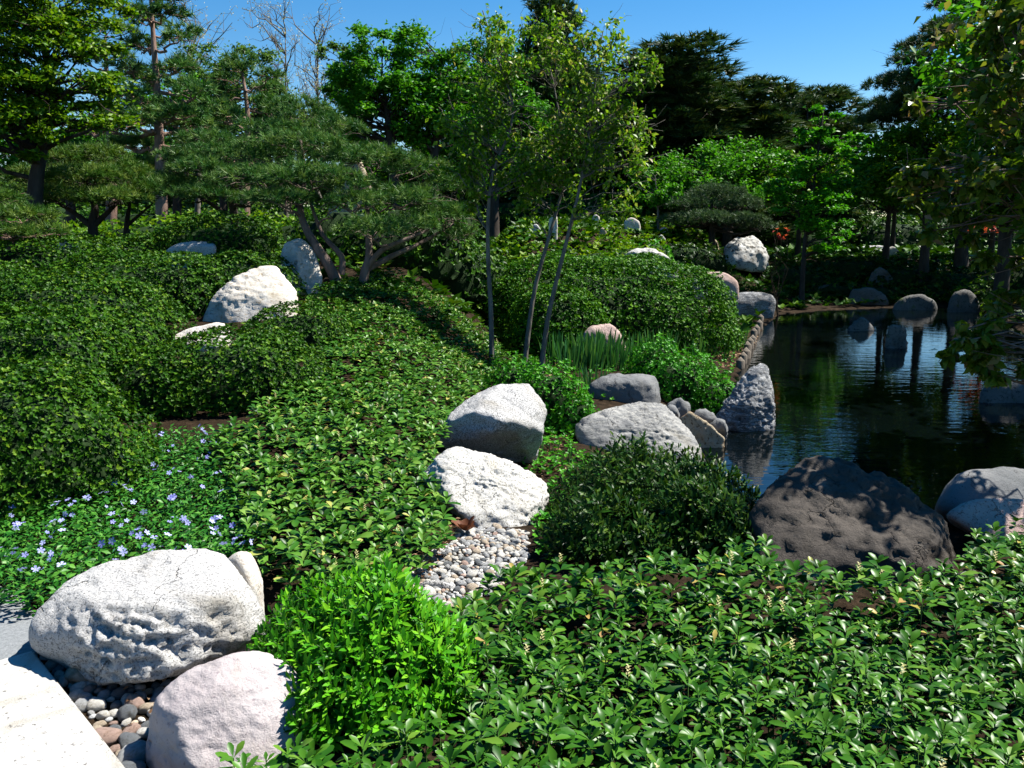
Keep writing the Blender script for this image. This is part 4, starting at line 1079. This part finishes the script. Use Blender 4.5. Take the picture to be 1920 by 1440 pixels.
# crooked garden pines
pine('garden_pine', 'crooked garden pine with a leaning pale trunk beside the upright tan rock',
     [(640, 535, 11.8), (618, 500, 11.8), (597, 468, 11.8), (572, 425, 11.9), (563, 385, 12), (572, 330, 12.3), (562, 250, 12.6)],
     [(565, 212, 13, 62, 26), (510, 250, 12.7, 60, 24), (622, 245, 12.9, 55, 24), (560, 275, 12.3, 90, 26), (480, 292, 12.3, 60, 22), (640, 300, 12.2, 60, 22), (485, 335, 12, 75, 22), (585, 335, 11.6, 85, 26), (535, 375, 11.6, 65, 18), (650, 350, 11.7, 60, 22)],
     190, .115, 'pine', 'bark_pine', .085, group='garden pines', seed=3, forks=[[(640, 515, 11.9), (640, 480, 11.9), (605, 440, 12), (580, 375, 12.2)]])
pine('garden_pine', 'low forked garden pine with pale bare limbs reaching sideways',
     [(680, 545, 11.7), (684, 510, 11.7), (692, 480, 11.7), (690, 430, 11.8), (688, 390, 11.9), (668, 350, 12)],
     [(705, 300, 12.2, 75, 24), (775, 318, 12.4, 62, 22), (840, 350, 12.6, 50, 22), (660, 380, 11.5, 55, 20), (755, 375, 12, 72, 24), (825, 405, 12.3, 60, 24), (700, 432, 11.3, 62, 24), (775, 425, 11.8, 55, 22), (860, 440, 12.6, 40, 20)],
     190, .115, 'pine', 'bark_pine', .075, group='garden pines', seed=4, forks=[[(690, 500, 11.7), (715, 470, 11.6), (765, 447, 11.6), (820, 425, 12)], [(688, 505, 11.8), (740, 478, 12), (790, 455, 12.3), (850, 420, 12.6)]])
pine('garden_pine', 'dark spreading garden pine with a short black trunk above the azaleas',
     [(172, 445, 15), (174, 420, 15), (178, 390, 15), (165, 355, 15.1), (150, 310, 15.2)],
     [(120, 300, 15.3, 62, 20), (190, 296, 15.4, 62, 20), (80, 335, 15, 72, 20), (160, 335, 14.7, 90, 22), (235, 325, 15.3, 55, 20), (110, 368, 14.6, 80, 18), (200, 372, 14.6, 70, 18), (40, 372, 14.8, 55, 18), (265, 358, 15.1, 40, 16)],
     165, .125, 'pine_warm', 'bark_dark', .10, group='garden pines', seed=5, forks=[[(173, 425, 15), (140, 400, 15), (100, 375, 15)], [(174, 425, 15), (205, 395, 15), (240, 360, 15.1)]])
pine('garden_pine', 'slim dark garden pine leaning over the azalea ridge',
     [(228, 440, 15.6), (238, 415, 15.6), (243, 385, 15.6), (240, 350, 15.7)],
     [(245, 345, 15.8, 45, 16), (285, 362, 15.6, 50, 16), (215, 372, 15.6, 45, 14), (310, 340, 15.9, 45, 16)], 175, .12, 'pine', 'bark_dark', .06, group='garden pines', seed=6, forks=[[(236, 425, 15.6), (265, 400, 15.6), (290, 378, 15.6)]])
pine('garden_pine', 'bushy garden pine behind the highest azalea dome',
     [(442, 425, 15.8), (438, 395, 15.8), (425, 360, 15.8), (405, 310, 15.9), (395, 270, 16)],
     [(392, 262, 16, 48, 18), (345, 296, 15.9, 50, 18), (430, 290, 15.9, 55, 18), (380, 318, 15.6, 70, 20), (325, 345, 15.6, 45, 16), (440, 340, 15.5, 60, 20), (370, 365, 15.2, 60, 16), (470, 375, 15.4, 45, 16)],
     165, .125, 'pine', 'bark_dark', .09, group='garden pines', seed=7, forks=[[(440, 410, 15.8), (400, 385, 15.7), (360, 360, 15.6)]])
pine('garden_pine', 'small pine with a pink leaning trunk at the slope edge',
     [(12, 520, 12), (18, 480, 12), (22, 455, 12), (5, 425, 12), (-20, 390, 12.1)],
     [(-20, 375, 12.2, 62, 20), (40, 405, 11.8, 65, 18), (85, 435, 11.9, 48, 13), (20, 438, 11.5, 60, 14), (-60, 420, 12, 60, 18)], 175, .115, 'pine_warm', 'bark_red', .07, group='garden pines', seed=8)
# tall pines
def tall_pine(name, label, u, D, vtop, vbot, wid, trunk_u, mat, bark, r0, n, seed, dens=46, needle=.23, group='tall pines'):
    rr = np.random.default_rng(seed)
    vs_ = np.linspace(vbot, vtop, n)
    pads = []
    for i, v in enumerate(vs_):
        k = i / max(1, n - 1)
        wd = wid * (1 - .45 * k)
        side = 1 if i % 2 else -1
        pads.append((u + side * wd * rr.uniform(.3, 1.0), v + rr.normal(0, 6), D + rr.uniform(-1, 1) * wd * m_of(D), wd * rr.uniform(.42, .62), wd * rr.uniform(.13, .2)))
    pads.append((u + trunk_u[-1], vtop - 6, D, wid * .4, wid * .2))
    tr = [(u + d, v, D) for d, v in zip(trunk_u, np.linspace(430, vtop + 10, len(trunk_u)))]
    return pine(name, label, tr, pads, dens, needle, mat, bark, r0, tufts=TUFT_F, seed=seed, sub=4, group=group)
tall_pine('tall_pine', 'tall open pine with a bare pinkish trunk and layered branches', 298, 22, -20, 300, 95, [4, 4, 0, -4, -10, -16], 'pine', 'bark_red', .17, 26, 11)
tall_pine('tall_pine', 'shorter tall pine with a forked pale top beside the leafless trees', 460, 24, 125, 320, 85, [-4, 0, 2, 4, -6], 'pine', 'bark_red', .16, 17, 12)
tall_pine('tall_pine', 'tall pine with drooping limbs behind the yellow green tree', 205, 24, 60, 330, 80, [0, 4, 2, -4, -8], 'pine', 'bark_red', .17, 14, 13)
tall_pine('tall_pine', 'dark flat topped pine on the shaded pond side', 1800, 27.5, 20, 230, 130, [10, 6, 0, 10, 22], 'conifer', 'bark_dark', .22, 19, 14, dens=65, needle=.24)
tall_pine('tall_pine', 'distant airy conifer with level tiers beyond the pond', 1512, 46, 200, 300, 60, [0, 0, 0, 2], 'conifer', 'bark_dark', .2, 12, 15, dens=22, needle=.34)
pine('garden_pine', 'low spreading grey green pine beneath the round crowned tree', [(1335, 440, 27), (1335, 425, 27), (1330, 400, 27), (1340, 375, 27)],
     [(1290, 385, 27, 45, 16), (1345, 365, 27.3, 50, 18), (1390, 385, 27, 45, 16), (1320, 410, 26.5, 50, 15), (1385, 415, 26.5, 50, 15), (1275, 415, 26.7, 35, 13), (1425, 425, 26.5, 30, 12)], 150, .14, 'grey_pine', 'bark_dark', .12, tufts=TUFT_F, group='garden pines', seed=16)
# broadleaf trees
broadleaf('leafy_tree', 'yellow green leafy tree overhanging the small dark pines', [(62, 440, 13.8), (66, 360, 13.8), (80, 270, 13.8), (95, 170, 13.8), (80, 40, 13.8)],
          [(60, 110, 13.6, 150, 130), (150, 170, 13.6, 105, 110), (10, 250, 13.2, 90, 70), (-90, 120, 13.4, 150, 200), (120, 0, 13.8, 130, 70), (190, 90, 14, 60, 60)], 165, 190, .095, 'maple_y', 'bark_dark', .15, seed=21, flat=.4)
BG = 'broadleaf trees behind the pines'
broadleaf('leafy_tree', 'tall fresh green tree with an open dark trunk behind the low forked pine', [(735, 420, 30), (738, 330, 30), (728, 230, 30), (715, 130, 30)], [(690, 130, 30, 70, 75), (720, 200, 30, 90, 75), (650, 190, 30.5, 50, 70)], 85, 180, .18, 'broad', 'bark_dark', .25, group=BG, seed=22)
broadleaf('leafy_tree', 'tall fresh green tree directly behind the thin trunked saplings', [(815, 420, 31), (812, 330, 31), (820, 230, 31), (825, 110, 31)], [(800, 120, 31, 75, 80), (850, 180, 31, 75, 85), (790, 210, 30.5, 70, 70)], 85, 180, .18, 'broad', 'bark_dark', .25, group=BG, seed=23)
broadleaf('leafy_tree', 'fresh green tree between the saplings and the dark conifers', [(925, 420, 33), (925, 330, 33), (920, 230, 33), (915, 140, 33)], [(910, 140, 33, 80, 80), (950, 230, 33, 80, 80)], 90, 190, .18, 'broad', 'bark_dark', .25, group=BG, seed=24)
broadleaf('leafy_tree', 'pale green tree behind the forked pale pine', [(420, 420, 36), (418, 330, 36), (420, 230, 36), (425, 140, 36)], [(385, 150, 36, 55, 70), (450, 150, 36, 75, 65), (420, 230, 36, 100, 60), (520, 220, 37, 50, 60)], 95, 150, .19, 'broad2', 'bark_dark', .2, group=BG, seed=25)
broadleaf('leafy_tree', 'thin crowned tree whose trunk shows against the sky behind the tall pines', [(672, 420, 34), (670, 330, 34), (668, 250, 34), (655, 130, 34)], [(640, 110, 34, 45, 50), (655, 210, 34, 50, 70)], 40, 110, .15, 'broad2', 'bark_dark', .22, group=BG, seed=26)
broadleaf('leafy_tree', 'green tree filling the gap between the tall pines', [(330, 420, 34), (332, 330, 34), (330, 240, 34), (335, 170, 34)], [(320, 190, 34, 70, 60), (350, 260, 34, 85, 55), (290, 300, 33, 70, 50)], 70, 150, .19, 'broad', 'bark_dark', .2, group=BG, seed=34)
broadleaf('leafy_tree', 'pale green tree below the leafless twigs', [(560, 420, 37), (560, 330, 37), (565, 260, 37), (570, 200, 37)], [(545, 230, 37, 70, 50), (600, 250, 37, 70, 55), (570, 310, 36, 90, 45)], 70, 150, .2, 'broad2', 'bark_dark', .2, group=BG, seed=35)
broadleaf('leafy_tree', 'green tree low behind the yellow green overhanging tree', [(130, 420, 30), (132, 350, 30), (130, 280, 30), (130, 220, 30)], [(110, 250, 30, 90, 55), (190, 290, 30, 80, 55), (20, 300, 30, 80, 55)], 75, 150, .18, 'broad', 'bark_dark', .2, group=BG, seed=36)
broadleaf('leafy_tree', 'low green tree closing the view under the fresh green trees', [(770, 420, 35), (770, 360, 35), (775, 320, 35), (775, 270, 35)], [(700, 300, 35, 90, 50), (790, 300, 35, 90, 55), (870, 310, 35, 90, 50)], 75, 150, .19, 'broad', 'bark_dark', .2, group=BG, seed=37)
for i, (u, vt, D, lab) in enumerate([(535, 70, 40, 'leafless tree with thin grey twigs beside the pale green tree'), (595, 85, 41, 'leafless twiggy tree between pale green and fresh green trees'), (365, 30, 38, 'leafless twigs of a bare tree behind the tall open pine')]):
    rr = np.random.default_rng(40 + i)
    foot = P(u, 420, D); foot[2] = hz(foot[0], foot[1])
    t = thing('bare_tree', foot, lab, 'tree', 'leafless trees')
    wd = Acc(); bud = Acc()
    top = P(u, vt, D)
    tr = limb(wd, foot, top, .15, .02, .02, 0, 12, 7)
    for k in range(26):
        i0 = rr.integers(5, 12); L = rr.uniform(.8, 2.2)
        e = tr[i0] + np.array([rr.normal(0, .6), rr.normal(0, .6), rr.uniform(.5, 1.1)]) * L
        b = limb(wd, tr[i0], e, .04, .012, .06, .08, 6, 4)
        for _ in range(6):
            e2 = b[rr.integers(2, 6)] + np.array([rr.normal(0, .45), rr.normal(0, .45), rr.uniform(.1, .8)])
            c_ = limb(wd, b[rr.integers(2, 5)], e2, .014, .006, .08, .05, 4, 3)
            m = 5
            scatter(bud, QL, c_[-1] + rr.normal(0, .1, (m, 3)), rdir(m), rdir(m), .09)
    wd.build('trunk', M['bark_grey'], t); tag(bud.build('buds', M['cream'], t), kind='stuff')
broadleaf('leafy_tree', 'wide round crowned tree in front of the dark conifers', [(1365, 430, 31), (1365, 390, 31), (1362, 350, 31), (1360, 300, 31)], [(1300, 325, 31, 75, 48), (1370, 305, 31, 90, 42), (1440, 320, 31, 60, 45), (1360, 345, 30, 120, 45)], 110, 150, .14, 'broad', 'bark_dark', .2, seed=27, shell=.6)
broadleaf('leafy_tree', 'small tree with a thin white trunk left of the round crowned tree'.replace('left of', 'beside'), [(1234, 430, 27), (1234, 400, 27), (1232, 370, 27), (1228, 330, 27)], [(1215, 345, 27, 45, 40), (1250, 370, 27, 35, 25)], 26, 110, .13, 'broad', 'bark_grey', .05, seed=28)
broadleaf('maple', 'bright green maple with layered sprays standing at the far shore', [(1504, 548, 25), (1506, 500, 25), (1512, 430, 25), (1528, 330, 25), (1545, 200, 25)],
          [(1545, 225, 25, 38, 55), (1560, 300, 25, 65, 45), (1525, 290, 25, 55, 55), (1500, 370, 25, 62, 55), (1550, 400, 24.8, 55, 45), (1550, 440, 24.5, 42, 35), (1470, 330, 25.2, 45, 45), (1590, 260, 25, 40, 35)], 110, 120, .13, 'jmaple', 'bark_dark', .09, seed=29, flat=.35)
SH = 'trees shading the pond'
broadleaf('leafy_tree', 'broad olive green tree behind the shaded pond shore', [(1730, 520, 27), (1735, 460, 27), (1735, 390, 27), (1725, 300, 27)], [(1690, 310, 27, 75, 60), (1760, 280, 27, 85, 60), (1720, 345, 26.6, 100, 45)], 120, 170, .14, 'maple_y', 'bark_dark', .18, group=SH, seed=30)
broadleaf('leafy_tree', 'dense green tree crowding the shaded pond bank by the red azalea', [(1880, 520, 21), (1885, 440, 21), (1880, 350, 21), (1870, 250, 21)], [(1850, 290, 21, 90, 70), (1930, 270, 21, 110, 100), (1880, 360, 20.6, 110, 55)], 125, 170, .125, 'maple_y', 'bark_dark', .2, group=SH, seed=31)
for i, (x, y, H, r, lab) in enumerate([(10.6, 13.2, 8.5, 2.7, 'large dark tree on the near side bank of the pond'), (12.4, 17.6, 9.0, 3.0, 'large dark tree on the bank beyond the dark smooth rock'), (13.8, 22.5, 9.0, 3.0, 'large dark tree at the shaded far corner of the pond'), (8.6, 9.2, 7.0, 2.0, 'dark tree leaning over the near corner of the pond'), (17.5, 27.5, 7.5, 2.8, 'tall dark tree behind the dense green tree')]):
    q = lambda z, dx=0, dy=0: (lambda a: (a[0][0], a[1][0], a[2][0]))(proj(np.array([x + dx, y + dy, z])))
    D = q(2)[2]; k = F / D
    broadleaf('leafy_tree', lab, [q(-.5), q(2), q(4.5), q(H - 1)], [(*q(H - r * .9), r * .8 * k, r * .8 * k), (*q(H * .62, -.8), r * .95 * k, r * .6 * k), (*q(H * .5, .8, -1), r * .9 * k, r * .6 * k)], 50, 80, .27, 'broad', 'bark_dark', .2, group=SH, seed=50 + i)
for i, (x, y, zb, zt, r, lab) in enumerate([(13.0, 30.0, 2.5, 5.0, 2.3, 'flat crowned tree shading the rimmed shore rock'), (17.2, 31.0, 2.5, 7.0, 2.6, 'tall clear trunked tree shading the dark round shore rock'), (15.4, 35.0, 2.6, 5.4, 2.5, 'flat crowned tree farther back in the pond shade'), (10.6, 32.0, 2.5, 4.3, 2.0, 'low flat crowned tree behind the bright maple')]):
    q = lambda z, dx=0, dy=0: (lambda a: (a[0][0], a[1][0], a[2][0]))(proj(np.array([x + dx, y + dy, z])))
    k = F / q(2)[2]
    broadleaf('leafy_tree', lab, [q(0), q(1.2), q(zb), q(zt - .3)], [(*q((zb + zt) / 2 + .3), r * .8 * k, (zt - zb) * .4 * k), (*q(zb + .7, -.9), r * .8 * k, .6 * k), (*q(zb + .8, .9, .5), r * .8 * k, .6 * k)], 50, 110, .23, 'maple_y' if i % 2 else 'broad', 'bark_dark', .14, group=SH, seed=90 + i)
# dark conifers: one built, the others copied
conA = pine('dark_conifer', 'dark dense conifer with the highest top behind the saplings', [(1035, 430, 44), (1035, 330, 44), (1035, 200, 44), (1035, 40, 44)],
            [(1035 + math.cos(i * 2.4) * (18 + 62 * (1 - i / 46)) * (.55 + .45 * (i % 2)), 400 - i * 9.2, 44 + math.sin(i * 2.4) * 2.2 * (1 - i / 60), 42 - i * .3, 30) for i in range(44)],
            26, .42, 'conifer', 'bark_dark', .25, tufts=[t_tuft(14, 60 + k, .07, .9) for k in range(3)], seed=17, sub=2, group='dark conifers', cat='conifer')
def copy_tree(o, loc, rz, s, label):
    c = o.copy(); C.objects.link(c); c.location = loc; c.rotation_euler = (0, 0, rz); c.scale = s; c['label'] = label
    for ch in list(o.children):
        k = ch.copy(); C.objects.link(k); k.parent = c
    return c
for i, (u, vt, D, wk, lab) in enumerate([(1238, 92, 44, 1.2, 'dark conifer over the olive low shrub'), (1120, 95, 46, 1.1, 'dark conifer filling the gap beside the highest conifer'), (1195, 75, 45, 1.15, 'dark conifer second highest in the row behind saplings'), (1270, 105, 43, 1.15, 'dark conifer behind the small white trunked tree'), (1330, 120, 44, 1.2, 'dark broad conifer over the round crowned tree'),
                                         (1390, 165, 46, 1.1, 'dark conifer stepping down towards the open sky'), (1440, 205, 48, 1.0, 'dark lower conifer near the end of the row'), (1475, 240, 52, .8, 'small dark conifer at the very end of the row'), (1160, 70, 50, 1.3, 'dark conifer behind the leaning sapling crown'), (1302, 118, 50, 1.3, 'dark conifer between two others above the grey pine'), (1362, 140, 51, 1.3, 'dark conifer filling the ridge above the round crowned tree'), (1418, 180, 52, 1.3, 'dark conifer low on the falling ridge'), (985, 110, 50, 1.0, 'dark conifer peeping between saplings and green trees')]):
    g_ = P(u, 430, D); g_[2] = hz(g_[0], g_[1])
    k = (P(u, vt, D)[2] - g_[2]) / (P(1035, -8, 44)[2] - conA.location[2])
    copy_tree(conA, Vector(g_), i * 1.7, (wk * 1.6, wk * 1.6, k * .85), lab)
# far trees beyond the garden
far0 = broadleaf('far_tree', 'far green tree beyond the garden, seen under the tall pines', [(300, 430, 60), (300, 400, 60), (300, 350, 60), (300, 300, 60)], [(280, 330, 60, 60, 50), (325, 345, 60, 60, 50), (270, 395, 60, 60, 32), (330, 398, 60, 60, 32)], 90, 110, .32, 'broad2', 'bark_dark', .25, group='far trees beyond the garden', seed=33)
for i in range(28):
    u = -150 + i * 76 + random.uniform(-25, 25); D = random.uniform(62, 85) if u < 1350 else random.uniform(88, 115)
    if 270 < u < 330: u -= 60
    if 960 < u < 1380: continue
    g_ = P(u, 430, D); g_[2] = hz(g_[0], g_[1])
    s = random.uniform(.85, 1.25)
    copy_tree(far0, Vector(g_), random.uniform(0, 6.28), (s * 1.3, s * 1.3, s), 'far green tree ' + ('behind the tall pines' if u < 500 else 'behind the tall fresh green trees' if u < 960 else 'far beyond the maple' if u < 1620 else 'far beyond the pond shade trees'))
# thin trunked saplings
SG = 'thin trunked saplings'
for lab, tr, cr, sd_ in [
    ('straight thin grey sapling nearest the granite boulder, upright trunk', [(922, 680, 11), (921, 600, 11), (917, 520, 11), (914, 440, 11), (920, 340, 11), (938, 285, 11), (965, 215, 11), (940, 130, 11), (905, 20, 11)], [(880, 230, 11, 70, 130), (930, 120, 11, 60, 120), (860, 350, 11, 45, 60), (950, 300, 11, 50, 80)], 71),
    ('thin grey sapling with the forked middle trunk between two others', [(980, 668, 11.1), (992, 610, 11.1), (1003, 540, 11.1), (1022, 470, 11.1), (1045, 390, 11.2), (1060, 320, 11.2), (1050, 220, 11.2), (1025, 100, 11.2)], [(1000, 210, 11.2, 75, 130), (1040, 90, 11.2, 65, 80), (1010, 360, 11.2, 60, 60), (1080, 300, 11.1, 60, 90)], 72),
    ('thin leaning grey sapling beside the iris leaves', [(1012, 675, 10.9), (1025, 610, 10.9), (1045, 520, 10.9), (1068, 430, 10.9), (1085, 360, 10.9), (1100, 280, 10.9), (1110, 200, 10.9), (1130, 60, 10.9)], [(1130, 200, 10.9, 85, 140), (1170, 290, 10.9, 75, 100), (1120, 70, 10.9, 60, 70), (1215, 170, 10.9, 40, 90), (1130, 390, 10.9, 70, 45)], 73)]:
    broadleaf('sapling', lab, tr, cr, 85, 40, .078, 'sapling', 'bark_grey', .036, lw=.3, group=SG, tmpl=LFS, seed=sd_, droop=.6, flat=1.0, clump=.37, shell=.25)
# near tree reaching in from the bank
broadleaf('near_tree', 'bronze leaved tree on the near bank reaching low branches over the pond', [(2240, 600, 5.2), (2120, 420, 5.2), (2000, 250, 5.3), (1900, 60, 5.4)],
          [(1840, 130, 5.4, 120, 130), (1930, 40, 5.2, 120, 110), (2010, 130, 4.8, 150, 190), (1960, 330, 4.7, 120, 120), (2080, 300, 4.8, 140, 140), (1700, 180, 5.5, 45, 80), (1860, 330, 5.3, 130, 110), (1730, 330, 5.5, 60, 70), (1860, 640, 5.0, 75, 45), (1860, 640, 5.0, 75, 45), (1850, 600, 5.0, 75, 40), (1890, 690, 5.0, 60, 40), (1830, 650, 5.0, 70, 50), (1870, 560, 5.1, 60, 40), (1920, 480, 5.1, 90, 60), (1800, 420, 5.2, 80, 60), (2100, 150, 5.2, 200, 220), (2150, 420, 5.0, 160, 140)], 190, 56, .075, 'cherry', 'bark_pine', .05, lw=.13, tmpl=LF, seed=81, droop=.5, flat=1.0, clump=.28, shell=.2, n_parts=300, base=(4.3, 4.8))
# understory
US = 'shrubs under the background trees'
for lab, u, D, rx, ry, H, mt, sz in [
    ('dark rounded azalea in the shade behind the low forked pine', 770, 14.6, 1.2, 1.0, 1.15, 'hedge', .07), ('dark azalea beside the tall peaked rock', 660, 15.4, 1.1, 1.0, 1.1, 'hedge', .07), ('dark azalea between forked pine and the big bright hedge', 880, 15.6, 1.0, 1.0, 1.1, 'hedge', .07),
    ('yellow green shrub seen between the dark pine trunks', 120, 19, 1.6, 1.2, .75, 'maple_y', .1), ('yellow green shrub behind the slim dark pine', 300, 19.5, 1.6, 1.2, .8, 'maple_y', .1), ('yellow green shrub behind the highest azalea dome', 470, 19, 1.6, 1.2, .85, 'maple_y', .1), ('yellow green shrub behind the leaning pale pine trunk', 580, 18, 1.2, 1.0, .9, 'hedge2', .1), ('green shrub at the slope edge behind the pink trunk', -40, 18, 1.6, 1.2, .9, 'hedge2', .1),
    ('yellow green low shrub on the slope above the big hedge', 1120, 20.5, 1.0, .8, .75, 'maple_y', .1), ('olive low shrub beside the long pale rock', 1190, 22.5, .9, .8, .6, 'maple_y', .1), ('bright green low shrub among the white slope rocks', 1222, 24.5, .5, .5, .5, 'lime2', .1), ('dark low shrub among the white slope rocks', 1290, 25.5, 1.1, .8, .5, 'darkleaf', .09),
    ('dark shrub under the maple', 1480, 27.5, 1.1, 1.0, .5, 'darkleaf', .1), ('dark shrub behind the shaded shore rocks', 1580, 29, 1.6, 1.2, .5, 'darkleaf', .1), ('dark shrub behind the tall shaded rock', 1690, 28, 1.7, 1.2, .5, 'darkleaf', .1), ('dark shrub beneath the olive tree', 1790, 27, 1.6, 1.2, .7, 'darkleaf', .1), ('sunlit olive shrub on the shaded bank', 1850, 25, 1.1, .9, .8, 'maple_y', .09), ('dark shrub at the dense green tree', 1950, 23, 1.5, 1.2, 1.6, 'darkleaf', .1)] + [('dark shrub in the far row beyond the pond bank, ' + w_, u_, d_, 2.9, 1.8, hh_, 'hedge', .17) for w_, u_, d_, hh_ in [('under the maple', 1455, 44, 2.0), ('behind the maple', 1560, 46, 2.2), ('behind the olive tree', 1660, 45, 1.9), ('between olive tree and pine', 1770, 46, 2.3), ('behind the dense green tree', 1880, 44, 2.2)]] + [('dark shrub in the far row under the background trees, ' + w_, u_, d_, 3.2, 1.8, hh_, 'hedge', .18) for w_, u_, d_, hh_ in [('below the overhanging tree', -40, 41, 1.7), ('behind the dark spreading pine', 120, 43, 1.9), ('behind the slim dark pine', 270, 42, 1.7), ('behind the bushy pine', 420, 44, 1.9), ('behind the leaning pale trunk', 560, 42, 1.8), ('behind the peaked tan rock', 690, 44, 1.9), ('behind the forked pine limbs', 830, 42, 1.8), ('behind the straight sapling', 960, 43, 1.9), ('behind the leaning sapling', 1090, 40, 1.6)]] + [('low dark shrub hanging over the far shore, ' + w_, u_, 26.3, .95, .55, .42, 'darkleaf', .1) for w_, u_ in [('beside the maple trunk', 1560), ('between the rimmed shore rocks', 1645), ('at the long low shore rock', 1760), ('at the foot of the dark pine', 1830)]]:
    x, y = at(u, D)
    mound('shrub', lab, [(x, y, rx, ry, H), (x + rx * .55, y + .3, rx * .65, ry * .7, H * .8)], sz, 1.0 / sz ** 2 * .52, mt, 'shrub', US, ros=ROS4, lump=.22, jit=.12)
for lab, u, v, D in [('small red azalea bush glowing deep in the shade', 1870, 425, 24), ('tiny orange red blossom cluster under the maple', 1468, 438, 22)]:
    c = P(u, v, D); n = 30 if D == 24 else 10
    t = thing('red_azalea', (c[0], c[1], hz(c[0], c[1])), lab, 'azalea')
    a = Acc(); wdd = Acc()
    sp_ = (.3, .2, .12) if D == 24 else (.09, .09, .09)
    pos = c + rng.normal(0, 1, (n, 3)) * sp_
    scatter(a, ROS4[0], pos, rdir(n), rdir(n), .08); a.build('blossom', M['redleaf'], t)
    for i in range(5): limb(wdd, [c[0], c[1], hz(c[0], c[1])], pos[i], .015, .004)
    wdd.build('stems', M['twig'], t)
